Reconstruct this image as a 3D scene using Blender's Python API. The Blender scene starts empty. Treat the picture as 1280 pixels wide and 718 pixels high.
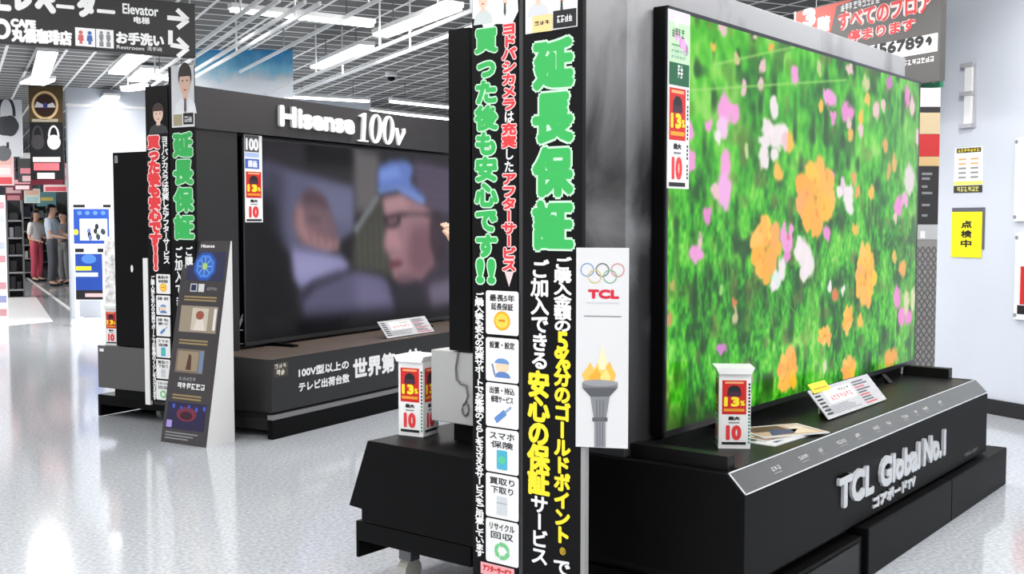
import bpy, math, random
import numpy as np
from mathutils import Vector

# ------------------------------------------------------------------ camera, world, light
S = bpy.context.scene
COL = S.collection
FPX, EYE = 1400.0, 1.35
PITCH = math.atan(81 / FPX)
cam_d = bpy.data.cameras.new('camera')
cam_d.sensor_width = 36.0
cam_d.lens = FPX / 1280 * 36.0
cam = bpy.data.objects.new('camera', cam_d)
COL.objects.link(cam)
cam.location = (0, 0, EYE)
cam.rotation_euler = (math.pi / 2 - PITCH, 0, 0)
S.camera = cam
S.view_settings.view_transform = 'Standard'
S.view_settings.look = 'None'
S.view_settings.exposure = 0.0
S.view_settings.gamma = 1.0
S.view_settings.use_curve_mapping = False
WORLD_STRENGTH = 0.8
LAMP_W = 37.0            # watts of one fluorescent fitting
w = bpy.data.worlds.new('world')
S.world = w
w.use_nodes = True
w.node_tree.nodes['Background'].inputs[0].default_value = (0.93, 0.96, 1.0, 1)
w.node_tree.nodes['Background'].inputs[1].default_value = WORLD_STRENGTH
CEIL = 3.25
# unseen fittings overhead, added to light the foreground, lettering and floor
ADDED_AISLE_LAMPS = [(x, y) for x in (-4.6, -2.3, 0.0, 2.3) for y in (-3.0, -0.6, 1.8, 4.2)] + [(-6.5, 6.6), (-4.3, 6.8), (2.6, 6.6), (0.4, 6.6), (-0.6, 8.4), (1.4, 8.6), (3.5, 4.6), (3.7, 2.2)]

# ------------------------------------------------------------------ helpers
random.seed(4)
RNG = np.random.default_rng(7)


def lin(c):
    return tuple(((v / 255.0) / 12.92 if v / 255.0 <= 0.04045 else ((v / 255.0 + 0.055) / 1.055) ** 2.4) for v in c)


_mats = {}


def pbr(name, c, rough=0.5, metal=0.0, noise=0.0, scale=8.0, spec=0.5, bump=0.0):
    if name in _mats:
        return _mats[name]
    m = bpy.data.materials.new(name)
    m.use_nodes = True
    nt = m.node_tree
    b = nt.nodes['Principled BSDF']
    L = lin(c)
    b.inputs['Base Color'].default_value = (*L, 1)
    b.inputs['Roughness'].default_value = rough
    b.inputs['Metallic'].default_value = metal
    b.inputs['Specular IOR Level'].default_value = spec
    if noise > 0 or bump > 0:
        tc = nt.nodes.new('ShaderNodeTexCoord')
        n = nt.nodes.new('ShaderNodeTexNoise')
        n.inputs['Scale'].default_value = scale
        n.inputs['Detail'].default_value = 5
        nt.links.new(tc.outputs['Object'], n.inputs['Vector'])
        if noise > 0:
            r = nt.nodes.new('ShaderNodeValToRGB')
            r.color_ramp.elements[0].position = 0.3
            r.color_ramp.elements[1].position = 0.7
            r.color_ramp.elements[0].color = (*[v * (1 - noise) for v in L], 1)
            r.color_ramp.elements[1].color = (*[min(1, v * (1 + noise)) for v in L], 1)
            nt.links.new(n.outputs['Fac'], r.inputs[0])
            nt.links.new(r.outputs[0], b.inputs['Base Color'])
        if bump > 0:
            bp = nt.nodes.new('ShaderNodeBump')
            bp.inputs['Strength'].default_value = bump
            bp.inputs['Distance'].default_value = 0.002
            nt.links.new(n.outputs['Fac'], bp.inputs['Height'])
            nt.links.new(bp.outputs[0], b.inputs['Normal'])
    _mats[name] = m
    return m


def glow(name, c, strength):
    if name in _mats:
        return _mats[name]
    m = bpy.data.materials.new(name)
    m.use_nodes = True
    nt = m.node_tree
    b = nt.nodes['Principled BSDF']
    b.inputs['Base Color'].default_value = (0.8, 0.8, 0.8, 1)
    b.inputs['Emission Color'].default_value = (*lin(c), 1)
    b.inputs['Emission Strength'].default_value = strength
    _mats[name] = m
    return m


def paper(c):
    return pbr('print_%02x%02x%02x' % tuple(int(v) for v in c), c, 0.45, spec=0.3)


BLACK = pbr('black_laminate', (7, 7, 8), 0.5, noise=0.10, scale=30, spec=0.10)
SATIN = pbr('black_satin_top', (16, 16, 17), 0.4, spec=0.2)
DARK = pbr('dark_gap', (8, 8, 8), 0.8)
CHAR = pbr('charcoal_panel', (48, 46, 48), 0.42, noise=0.05, scale=3)
GLOSSBLACK = pbr('gloss_black_plastic', (6, 6, 7), 0.4, spec=0.12)
BOARD = pbr('black_sign_board', (11, 11, 13), 0.5, spec=0.15)
WHITE = pbr('white_print', (236, 236, 236), 0.45, spec=0.3)
WHITEP = pbr('white_plastic', (238, 238, 238), 0.35)
GREEN = paper((60, 180, 92))
PALEG = paper((205, 240, 212))
RED = paper((226, 62, 66))
DRED = paper((205, 40, 36))
YEL = paper((250, 226, 50))
INK = paper((34, 34, 38))
GREY = paper((140, 142, 146))
SILVER = pbr('brushed_silver', (206, 208, 212), 0.32, metal=0.25)
STEEL = pbr('grey_metal', (120, 121, 124), 0.35, metal=0.6)


class Frame:
    """Local axes (n, u, z): u runs along the object, n to its front right."""
    def __init__(s, ox, oy, deg):
        t = math.radians(deg)
        s.ang = -t
        s.o = np.array([ox, oy, 0.0])
        s.ax = np.array([[math.cos(t), -math.sin(t), 0], [math.sin(t), math.cos(t), 0], [0, 0, 1.0]])

    def world(s, p):
        return s.o + s.ax.T @ np.array(p, float)

    def loc(s, p):
        return s.ax @ (np.array(p, float) - s.o)


W = Frame(0, 0, 0)
T = Frame(0.519, 3.795, 38.0)        # island with the flower picture
HI = Frame(-1.491, 6.894, 29.5)      # island with the dark picture
ST = Frame(0, 0, -26.6)              # the shop: u runs down the long aisle


def ray(x, y):
    a = (x - 640) / FPX
    b = (359 - y) / FPX
    return np.array([a, math.cos(PITCH) + b * math.sin(PITCH), -math.sin(PITCH) + b * math.cos(PITCH)])


def at_z(fr, x, y, z):
    r = ray(x, y)
    return fr.loc(np.array([0, 0, EYE]) + r * (z - EYE) / r[2])


class Plane:
    """A printed face: origin o, right s, up t (frame axes), normal towards the viewer."""
    def __init__(p, fr, o, s, t):
        p.fr = fr
        p.o = np.array(o, float)
        p.s = np.array(s, float) / np.linalg.norm(s)
        t = np.array(t, float)
        t = t - p.s * (t @ p.s)
        p.t = t / np.linalg.norm(t)
        p.n = np.cross(p.s, p.t)

    def st(p, x, y):
        c = p.fr.loc((0, 0, EYE))
        r = p.fr.ax @ ray(x, y)
        k = ((p.o - c) @ p.n) / (r @ p.n)
        q = c + r * k - p.o
        return float(q @ p.s), float(q @ p.t)

    def box(p, x0, y0, x1, y1):
        """s0, t0, s1, t1 of the rectangle whose left edge is at x0 and right at x1 (heights read at the middle)."""
        xm = (x0 + x1) / 2
        ym = (y0 + y1) / 2
        return p.st(x0, ym)[0], p.st(xm, y1)[1], p.st(x1, ym)[0], p.st(xm, y0)[1]

    def pt(p, s, t, d=0.0):
        return p.o + p.s * s + p.t * t + p.n * d


def face_u(fr, u, n=0, z=0):
    return Plane(fr, (n, u, z), (1, 0, 0), (0, 0, 1))


def face_n(fr, n, u=0, z=0):
    return Plane(fr, (n, u, z), (0, 1, 0), (0, 0, 1))


_gl = {}


def glyphs(s, ext=0.0, res=3):
    k = (s, ext, res)
    if k not in _gl:
        c = bpy.data.curves.new('t', 'FONT')
        c.body = s
        c.size = 1
        c.resolution_u = res
        c.extrude = ext
        o = bpy.data.objects.new('t', c)
        COL.objects.link(o)
        bpy.context.view_layer.update()
        me = bpy.data.meshes.new_from_object(o.evaluated_get(bpy.context.evaluated_depsgraph_get()))
        vs = np.array([tuple(v.co) for v in me.vertices]).reshape(-1, 3)
        fs = [tuple(f.vertices) for f in me.polygons]
        bpy.data.objects.remove(o)
        bpy.data.curves.remove(c)
        bpy.data.meshes.remove(me)
        _gl[k] = (vs, fs)
    return _gl[k]


def ring(r):
    if r <= 0:
        return [(0.0, 0.0)]
    out = [(0.0, 0.0)]
    for rr, n in ((r, 10),) if r < 0.045 else ((r * 0.5, 6), (r, 12)):
        out += [(rr * math.cos(k * 2 * math.pi / n), rr * math.sin(k * 2 * math.pi / n)) for k in range(n)]
    return out


class MB:
    def __init__(s):
        s.v, s.f, s.m, s.mats = [], [], [], []

    def mi(s, m):
        if m not in s.mats:
            s.mats.append(m)
        return s.mats.index(m)

    def add(s, vs, fs, m):
        b = len(s.v)
        k = s.mi(m)
        s.v += [tuple(float(c) for c in v) for v in vs]
        for f in fs:
            s.f.append(tuple(b + i for i in f))
            s.m.append(k)
        return s

    def box(s, n0, n1, u0, u1, z0, z1, m):
        vs = [(x, y, z) for z in (z0, z1) for y in (u0, u1) for x in (n0, n1)]
        return s.add(vs, [(0, 2, 3, 1), (4, 5, 7, 6), (0, 1, 5, 4), (2, 6, 7, 3), (0, 4, 6, 2), (1, 3, 7, 5)], m)

    def prism(s, poly, a0, a1, m, axis='u'):
        """poly in (n, z) swept along u, or in (u, z) swept along n, or in (n, u) swept along z."""
        k = len(poly)

        def P(q, a):
            return (q[0], a, q[1]) if axis == 'u' else (a, q[0], q[1]) if axis == 'n' else (q[0], q[1], a)
        vs = [P(q, a0) for q in poly] + [P(q, a1) for q in poly]
        fs = [tuple(range(k)), tuple(range(2 * k - 1, k - 1, -1))]
        fs += [(i, k + i, k + (i + 1) % k, (i + 1) % k) for i in range(k)]
        return s.add(vs, fs, m)

    def tube(s, pts, r, m, n=8, closed=False):
        P = [Vector(p) for p in pts]
        k = len(P)
        vs = []
        for i, p in enumerate(P):
            a = P[(i - 1) % k] if (i > 0 or closed) else p
            b = P[(i + 1) % k] if (i < k - 1 or closed) else p
            d = (b - a)
            d = d.normalized() if d.length > 1e-9 else Vector((0, 0, 1))
            q = d.orthogonal().normalized() if abs(d.z) > 0.95 else d.cross(Vector((0, 0, 1))).normalized()
            e = d.cross(q)
            rr = r[i] if isinstance(r, (list, tuple)) else r
            vs += [p + q * (rr * math.cos(j * 2 * math.pi / n)) + e * (rr * math.sin(j * 2 * math.pi / n)) for j in range(n)]
        fs = []
        for i in range(k if closed else k - 1):
            for j in range(n):
                a, b = i * n + j, i * n + (j + 1) % n
                c, d = ((i + 1) % k) * n + (j + 1) % n, ((i + 1) % k) * n + j
                fs.append((a, d, c, b))
        if not closed:
            fs += [tuple(range(n)), tuple(range(k * n - 1, (k - 1) * n - 1, -1))]
        return s.add(vs, fs, m)

    def lathe(s, c, prof, m, n=20):
        vs = [(c[0] + r * math.cos(j * 2 * math.pi / n), c[1] + r * math.sin(j * 2 * math.pi / n), c[2] + z) for r, z in prof for j in range(n)]
        k = len(prof)
        fs = [(i * n + j, i * n + (j + 1) % n, (i + 1) * n + (j + 1) % n, (i + 1) * n + j) for i in range(k - 1) for j in range(n)]
        fs += [tuple(range(n - 1, -1, -1)), tuple(range((k - 1) * n, k * n))]
        return s.add(vs, fs, m)

    # flat print on a face -------------------------------------------------
    def poly(s, pl, pts, d, m, th=0.0):
        k = len(pts)
        if th <= 0:
            return s.add([pl.pt(a, b, d) for a, b in pts], [tuple(range(k))], m)
        vs = [pl.pt(a, b, d + th) for a, b in pts] + [pl.pt(a, b, d) for a, b in pts]
        fs = [tuple(range(k)), tuple(range(2 * k - 1, k - 1, -1))] + [(i, k + i, k + (i + 1) % k, (i + 1) % k) for i in range(k)]
        return s.add(vs, fs, m)

    def rect(s, pl, b, d, m, th=0.0):
        return s.poly(pl, [(b[0], b[1]), (b[2], b[1]), (b[2], b[3]), (b[0], b[3])], d, m, th)

    def round_rect(s, pl, b, d, m, r, th=0.0):
        pts = []
        for cx, cy, a0 in ((b[2] - r, b[1] + r, -90), (b[2] - r, b[3] - r, 0), (b[0] + r, b[3] - r, 90), (b[0] + r, b[1] + r, 180)):
            for k in range(4):
                a = math.radians(a0 + k * 30)
                pts.append((cx + r * math.cos(a), cy + r * math.sin(a)))
        return s.poly(pl, pts, d, m, th)

    def oval(s, pl, cx, cy, rx, ry, d, m, n=20, th=0.0, a0=0.0, a1=360.0):
        full = abs(a1 - a0) >= 360
        k = n if full else n + 1
        pts = [(cx + rx * math.cos(math.radians(a0 + (a1 - a0) * i / n)), cy + ry * math.sin(math.radians(a0 + (a1 - a0) * i / n))) for i in range(k)]
        return s.poly(pl, pts, d, m, th)

    def annulus(s, pl, cx, cy, rx, ry, wd, d, m, n=28, a0=0.0, a1=360.0):
        vs = []
        for i in range(n + 1):
            a = math.radians(a0 + (a1 - a0) * i / n)
            vs += [pl.pt(cx + rx * math.cos(a), cy + ry * math.sin(a), d), pl.pt(cx + (rx - wd) * math.cos(a), cy + (ry - wd) * math.sin(a), d)]
        return s.add(vs, [(2 * i, 2 * i + 2, 2 * i + 3, 2 * i + 1) for i in range(n)], m)

    def line(s, pl, pts, wd, d, m):
        for (a, b), (c, e) in zip(pts, pts[1:]):
            L = math.hypot(c - a, e - b) or 1
            nx, ny = -(e - b) / L * wd / 2, (c - a) / L * wd / 2
            s.poly(pl, [(a - nx, b - ny), (c - nx, e - ny), (c + nx, e + ny), (a + nx, b + ny)], d, m)
        return s

    def _put(s, pl, vs, fs, sx, sy, ox, oy, d, m, bold, slant=0.0, rot=0, zs=1.0):
        """glyph units -> face; bold is a radius in metres."""
        allv, allf = [], []
        for q, (dx, dy) in enumerate(ring(bold)):
            b = len(allv)
            for x, y, z in vs:
                a, c = (x + slant * y) * sx, y * sy
                allv.append(pl.pt(ox + a + dx, oy + c + dy, d + z * zs + q * 2e-6))
            allf += [tuple(b + i for i in f) for f in fs]
        s.add(allv, allf, m)

    def text(s, pl, txt, b, d, m, bold=0.0, ext=0.0, slant=0.0, keep=False):
        """txt stretched to fill the rectangle b (s0, t0, s1, t1); keep: natural width, left aligned."""
        vs, fs = glyphs(txt, 1.0 if ext else 0.0)
        if not len(vs):
            return s
        x0, y0 = vs[:, 0].min(), vs[:, 1].min()
        x1, y1 = vs[:, 0].max(), vs[:, 1].max()
        sy = (b[3] - b[1] - 2 * bold) / max(y1 - y0, 1e-4)
        sx = sy if keep else (b[2] - b[0] - 2 * bold) / max(x1 - x0, 1e-4)
        v = vs - np.array([x0, y0, 0])
        if ext:
            v = v * np.array([1, 1, ext / 2]) + np.array([0, 0, ext / 2])
        s._put(pl, v, fs, sx, sy, b[0] + bold, b[1] + bold, d, m, bold, slant)
        return s

    def scribble(s, pl, b, d, m, n, seed=1):
        """a line of lettering too small to read: n blocky strokes groups."""
        r = random.Random(seed)
        cw = (b[2] - b[0]) / n
        h = b[3] - b[1]
        for k in range(n):
            x0, x1 = b[0] + cw * (k + .08), b[0] + cw * (k + .90)
            for y in r.sample((0, .28, .56, .8), 3):
                s.rect(pl, (x0, b[1] + h * y, x1 - cw * r.choice((0, 0, .25)), b[1] + h * (y + .16)), d, m)
            xm = x0 + (x1 - x0) * r.uniform(.1, .75)
            s.rect(pl, (xm, b[1], xm + cw * .16, b[3]), d + 1e-4, m)
        return s

    def vtext(s, pl, txt, b, d, m, bold=0.0, fill=1.0):
        """characters one below the other, each in an equal cell of b."""
        n = len(txt)
        h = (b[3] - b[1]) / n
        wd = b[2] - b[0]
        for i, ch in enumerate(txt):
            vs, fs = glyphs(ch)
            if not len(vs):
                continue
            cy = b[3] - (i + 0.5) * h
            cx = (b[0] + b[2]) / 2
            v = vs.copy()
            if ch in 'ー':
                v = np.stack([v[:, 1] - 0.38 + 0.5, 0.38 - (v[:, 0] - 0.5), v[:, 2]], 1)
            if ord(ch) < 0x2000 or ch == '®':
                x0, x1 = v[:, 0].min(), v[:, 0].max()
                y0, y1 = v[:, 1].min(), v[:, 1].max()
                k = 0.96 if ch != '®' else 0.6
                v = (v - np.array([(x0 + x1) / 2, (y0 + y1) / 2, 0])) * np.array([k * min(1.5, 0.9 / max(x1 - x0, 0.2)) , k / max(y1 - y0, 0.2), 1])
            else:
                v = v - np.array([0.5, 0.38, 0])
            s._put(pl, v, fs, wd * fill, h * fill, cx, cy, d, m, bold)
        return s

    def build(s, name, parent=None, fr=None, o=None, bevel=0.0, smooth=False, kind=None, label=None, cat=None, group=None):
        fr = fr or (parent['_f'] if False else _FR.get(parent.name) if parent else W)
        o = np.array(o if o is not None else (_OR[parent.name] if parent else (0, 0, 0)), float)
        me = bpy.data.meshes.new(name)
        me.from_pydata([(a - o[0], b - o[1], c - o[2]) for a, b, c in s.v], [], s.f)
        for m in s.mats:
            me.materials.append(m)
        me.polygons.foreach_set('material_index', s.m)
        me.update()
        if smooth:
            me.polygons.foreach_set('use_smooth', [True] * len(me.polygons))
        ob = bpy.data.objects.new(name, me)
        COL.objects.link(ob)
        if parent:
            ob.parent = parent
        else:
            ob.location = fr.world(o)
            ob.rotation_euler = (0, 0, fr.ang)
        _FR[ob.name] = fr
        _OR[ob.name] = o
        if bevel > 0:
            bv = ob.modifiers.new('bevel', 'BEVEL')
            bv.width = bevel
            bv.segments = 2
            bv.limit_method = 'ANGLE'
        tag(ob, label, cat, group, kind)
        return ob


_FR, _OR = {}, {}


def tag(o, label=None, cat=None, group=None, kind=None):
    for k, v in (('label', label), ('category', cat), ('group', group), ('kind', kind)):
        if v:
            o[k] = v


def thing(name, fr, o, label, cat, group=None):
    e = bpy.data.objects.new(name, None)
    e.empty_display_size = 0.1
    COL.objects.link(e)
    e.location = fr.world(o)
    e.rotation_euler = (0, 0, fr.ang)
    _FR[e.name] = fr
    _OR[e.name] = np.array(o, float)
    tag(e, label, cat, group)
    return e


# ------------------------------------------------------------------ room
def floor_material():
    m = bpy.data.materials.new('glossy_vinyl_floor')
    m.use_nodes = True
    nt = m.node_tree
    b = nt.nodes['Principled BSDF']
    tc = nt.nodes.new('ShaderNodeTexCoord')
    n = nt.nodes.new('ShaderNodeTexNoise')
    n.inputs['Scale'].default_value = 55
    n.inputs['Detail'].default_value = 6
    r = nt.nodes.new('ShaderNodeValToRGB')
    r.color_ramp.elements[0].position = 0.35
    r.color_ramp.elements[1].position = 0.68
    r.color_ramp.elements[0].color = (*lin((168, 172, 178)), 1)
    r.color_ramp.elements[1].color = (*lin((198, 203, 208)), 1)
    nt.links.new(tc.outputs['Object'], n.inputs['Vector'])
    nt.links.new(n.outputs['Fac'], r.inputs[0])
    nt.links.new(r.outputs[0], b.inputs['Base Color'])
    b.inputs['Roughness'].default_value = 0.11
    b.inputs['Specular IOR Level'].default_value = 0.75
    n2 = nt.nodes.new('ShaderNodeTexNoise')
    n2.inputs['Scale'].default_value = 3.5
    bp = nt.nodes.new('ShaderNodeBump')
    bp.inputs['Strength'].default_value = 0.10
    bp.inputs['Distance'].default_value = 0.004
    nt.links.new(tc.outputs['Object'], n2.inputs['Vector'])
    nt.links.new(n2.outputs['Fac'], bp.inputs['Height'])
    nt.links.new(bp.outputs[0], b.inputs['Normal'])
    return m


def ceiling_material():
    m = bpy.data.materials.new('open_cell_ceiling')
    m.use_nodes = True
    nt = m.node_tree
    b = nt.nodes['Principled BSDF']
    tc = nt.nodes.new('ShaderNodeTexCoord')
    br = nt.nodes.new('ShaderNodeTexBrick')
    br.offset = 0.0
    br.inputs['Scale'].default_value = 1.0
    br.inputs['Brick Width'].default_value = 0.30
    br.inputs['Row Height'].default_value = 0.30
    br.inputs['Mortar Size'].default_value = 0.018
    br.inputs['Mortar Smooth'].default_value = 0.2
    br.inputs['Color1'].default_value = (*lin((92, 92, 91)), 1)
    br.inputs['Color2'].default_value = (*lin((112, 112, 110)), 1)
    br.inputs['Mortar'].default_value = (*lin((238, 238, 236)), 1)
    nt.links.new(tc.outputs['Object'], br.inputs['Vector'])
    nt.links.new(br.outputs['Color'], b.inputs['Base Color'])
    b.inputs['Roughness'].default_value = 0.7
    b.inputs['Specular IOR Level'].default_value = 0.2
    return m


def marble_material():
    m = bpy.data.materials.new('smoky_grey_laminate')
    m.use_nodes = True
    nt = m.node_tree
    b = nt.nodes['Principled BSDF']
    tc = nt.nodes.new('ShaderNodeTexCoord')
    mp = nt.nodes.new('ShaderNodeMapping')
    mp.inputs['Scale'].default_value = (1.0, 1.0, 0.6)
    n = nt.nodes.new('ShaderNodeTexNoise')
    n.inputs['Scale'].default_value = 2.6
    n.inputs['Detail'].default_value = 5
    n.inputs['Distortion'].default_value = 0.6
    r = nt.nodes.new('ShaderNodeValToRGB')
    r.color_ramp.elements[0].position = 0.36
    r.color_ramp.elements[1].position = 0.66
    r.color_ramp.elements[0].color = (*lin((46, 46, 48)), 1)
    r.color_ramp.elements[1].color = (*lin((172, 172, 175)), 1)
    # smoky pattern, darker towards the bottom
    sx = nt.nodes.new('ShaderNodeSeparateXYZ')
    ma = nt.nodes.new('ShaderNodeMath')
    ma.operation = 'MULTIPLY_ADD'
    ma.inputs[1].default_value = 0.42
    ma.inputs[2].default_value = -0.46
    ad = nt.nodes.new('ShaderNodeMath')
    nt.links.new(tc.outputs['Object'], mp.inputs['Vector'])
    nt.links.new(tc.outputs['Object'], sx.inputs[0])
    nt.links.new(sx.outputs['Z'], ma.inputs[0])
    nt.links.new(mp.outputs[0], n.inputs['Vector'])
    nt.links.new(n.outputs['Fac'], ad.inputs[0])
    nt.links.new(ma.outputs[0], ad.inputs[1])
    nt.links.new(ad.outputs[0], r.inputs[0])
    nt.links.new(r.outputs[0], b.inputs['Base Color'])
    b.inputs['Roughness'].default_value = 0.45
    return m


PAINT = pbr('white_wall_paint', (204, 210, 220), 0.55, noise=0.02, scale=2)
BASEB = pbr('black_baseboard', (26, 26, 28), 0.45)
fl = MB().box(-12, 24, -14, 46, -0.05, 0.0, floor_material()).build('floor', fr=ST, kind='structure')
MB().box(-12, 24, -14, 46, CEIL, CEIL + 0.06, ceiling_material()).build('ceiling', fr=ST, kind='structure')
MB().box(-12, 24, 46, 46.1, 0, CEIL, PAINT).build('wall_far', fr=ST, kind='structure')
# the white service wall on the right (its corner stands behind the flower screen)
MB().box(6.54, 9.5, -3.0, 6.06, 0, CEIL, PAINT).build('wall_right', fr=ST, kind='structure')
bb = MB().box(6.515, 6.54, -3.0, 6.06, 0, 0.105, BASEB)
bb.build('baseboard_right', fr=ST, kind='structure')
# white wall block standing at the end of the left gangway
pw = face_u(ST, 17.0)
wl = pw.st(86.5, 260)[0]
MB().box(wl, wl + 4.5, 17.0, 17.25, 0, CEIL, PAINT).build('wall_left', fr=ST, kind='structure')
MB().box(wl - 0.012, wl + 4.5, 16.985, 17.0, 2.98, 3.02, pbr('white_trim', (236, 236, 236), 0.4)).build('trim_1', fr=ST, kind='structure')
# white floor marking along the gangway
a0 = at_z(ST, 37.6, 345, 0)
a1 = at_z(ST, 125, 414, 0)
MB().box(a1[0] - 0.03, a1[0] + 0.03, a1[1] - 0.3, a0[1] + 8, 0.0, 0.003, pbr('white_floor_tape', (240, 240, 238), 0.4)).build('trim_2', fr=ST, kind='structure')

# ------------------------------------------------------------------ big island with the flower picture
# counter
t = thing('display_counter', T, (-0.05, 1.2, 0), 'long black display counter with slanted silver strip under the flower screen', 'counter')
prof = [(-0.44, 0.205), (0.38, 0.205), (0.38, 0.498), (0.318, 0.56), (-0.44, 0.56)]
MB().prism(prof, -0.155, 2.53, BLACK).build('body', t, bevel=0.004)
tr = MB()
tr.box(-0.10, 0.30, -0.115, -0.065, 0.56, 0.606, SATIN)
tr.box(-0.02, 0.21, 2.46, 2.515, 0.56, 0.612, SATIN)
tr.box(-0.055, -0.03, -0.065, 2.46, 0.56, 0.60, SATIN)
tr.box(-0.03, 0.312, -0.065, 2.46, 0.56, 0.5625, SATIN)
tr.build('tray', t, bevel=0.003)
cs = Plane(T, (0.38, 0, 0.498), (0, 1, 0), (-0.062, 0, 0.062))
Lc = math.hypot(0.062, 0.062)
st = MB()
st.rect(cs, (-0.145, 0.003, 2.52, Lc - 0.003), 0.0015, pbr('dark_glass_strip', (96, 96, 94), 0.14, metal=0.5), 0.002)
for b in ((-0.15, 0.0, 2.525, 0.004), (-0.15, Lc - 0.004, 2.525, Lc), (-0.15, 0, -0.145, Lc), (2.52, 0, 2.525, Lc)):
    st.rect(cs, b, 0.002, SILVER, 0.003)
strip = st.build('info_strip', t)
lt = MB()
x = 0.1
for i, wd in enumerate((0.10, 0.0, 0.11, 0.05, 0.0, 0.12, 0.07, 0.0, 0.09, 0.06, 0.0, 0.10, 0.05, 0.09, 0.0, 0.07)):
    if wd:
        lt.scribble(cs, (x, 0.038, x + wd * .7, 0.053), 0.0042, paper((186, 186, 184)), 3 + i % 3, i)
        lt.rect(cs, (x, 0.028, x + wd * 0.6, 0.0305), 0.0042, GREY)
    x += wd + 0.06
lt.build('lettering', strip)
pf = face_n(T, 0.38)
for tx, x0, x1, ya, yb, yc, yd in (('TCL', 1045, 1089, 596, 641, 579, 622), ('Global', 1097, 1147, 576, 609, 553, 590), ('No.1', 1151, 1179, 550, 580, 540, 567)):
    s0 = pf.st(x0, (ya + yb) / 2)[0]
    s1 = pf.st(x1, (yc + yd) / 2)[0]
    MB().text(pf, tx, (s0, 0.300, s1, 0.422), 0.001, SILVER, bold=0.008, ext=0.012).build('lettering', t)
MB().text(pf, 'コアボードTV', (0.945, 0.232, 1.44, 0.283), 0.001, SILVER, bold=0.0045, ext=0.007).build('lettering', t)
lt = MB()
lt.text(pf, '*2022-2023', (2.16, 0.236, 2.37, 0.252), 0.001, GREY, bold=0.0)
lt.build('lettering', t)
p = MB()
p.box(-0.44, 0.42, 0.812, 1.838, 0.0, 0.192, BLACK)
p.build('plinth', t, bevel=0.005)
p = MB().box(-0.44, 0.42, 1.842, 2.76, 0.0, 0.192, BLACK)
p.build('plinth', t, bevel=0.005)
p = MB().box(-0.44, 0.402, -0.12, 0.79, 0.0, 0.165, BLACK)
p.box(0.402, 0.408, -0.08, 0.75, 0.02, 0.150, SATIN)
p.build('plinth', t, bevel=0.004)
MB().box(-0.40, 0.33, -0.10, 2.45, 0.16, 0.206, DARK).build('riser', t)

# smoky grey partition behind the flower screen
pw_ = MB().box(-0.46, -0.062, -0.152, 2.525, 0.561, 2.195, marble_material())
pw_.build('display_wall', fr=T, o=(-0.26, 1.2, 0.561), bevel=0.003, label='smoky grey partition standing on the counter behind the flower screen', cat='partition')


# ---- pictures shown by the two screens, painted per vertex of a fine mesh
def screen_mesh(name, parent, pl, b, img, strength=1.0):
    """img: float array rows (bottom first) x cols x 3, linear."""
    h, wd = img.shape[:2]
    ss = np.linspace(b[0], b[2], wd)
    tt = np.linspace(b[1], b[3], h)
    vs = [pl.pt(s_, t_, 0.0) for t_ in tt for s_ in ss]
    fs = [(j * wd + i, j * wd + i + 1, (j + 1) * wd + i + 1, (j + 1) * wd + i) for j in range(h - 1) for i in range(wd - 1)]
    m = bpy.data.materials.new(name + '_picture')
    m.use_nodes = True
    nt = m.node_tree
    bs = nt.nodes['Principled BSDF']
    at = nt.nodes.new('ShaderNodeVertexColor')
    at.layer_name = 'picture'
    bs.inputs['Base Color'].default_value = (0.002, 0.002, 0.002, 1)
    bs.inputs['Specular IOR Level'].default_value = 0.2
    bs.inputs['Roughness'].default_value = 0.2
    nt.links.new(at.outputs['Color'], bs.inputs['Emission Color'])
    bs.inputs['Emission Strength'].default_value = strength
    mb = MB()
    mb.add(vs, fs, m)
    o = mb.build('screen', parent)
    ca = o.data.color_attributes.new('picture', 'FLOAT_COLOR', 'POINT')
    rgba = np.ones((h * wd, 4), np.float32)
    rgba[:, :3] = img.reshape(-1, 3)
    ca.data.foreach_set('color', rgba.ravel())
    return o


def fnoise(h, wd, fy, fx):
    """smooth value noise, fy x fx cells."""
    g = RNG.random((fy + 2, fx + 2))
    y = np.linspace(0, fy, h)
    x_ = np.linspace(0, fx, wd)
    yi, xi = y.astype(int), x_.astype(int)
    yf, xf = y - yi, x_ - xi
    yf, xf = (yf * yf * (3 - 2 * yf))[:, None], (xf * xf * (3 - 2 * xf))[None, :]
    a = g[np.ix_(yi, xi)]
    b_ = g[np.ix_(yi, xi + 1)]
    c = g[np.ix_(yi + 1, xi)]
    d = g[np.ix_(yi + 1, xi + 1)]
    return (a * (1 - xf) + b_ * xf) * (1 - yf) + (c * (1 - xf) + d * xf) * yf


def srgb2lin(a):
    a = np.clip(a, 0, 1)
    return np.where(a <= 0.04045, a / 12.92, ((a + 0.055) / 1.055) ** 2.4)


def mixc(img, mask, c):
    img += mask[..., None] * (np.array(c) / 255.0 - img)


def blurbox(a, r):
    if r < 1:
        return a
    for ax in (0, 1):
        p_ = np.pad(a, [(r + 1, r) if k == ax else (0, 0) for k in range(a.ndim)], mode='edge')
        c = np.cumsum(p_, axis=ax)
        n_ = a.shape[ax]
        a = (np.take(c, range(2 * r + 1, 2 * r + 1 + n_), axis=ax) - np.take(c, range(0, n_), axis=ax)) / (2 * r + 1)
    return a


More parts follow.
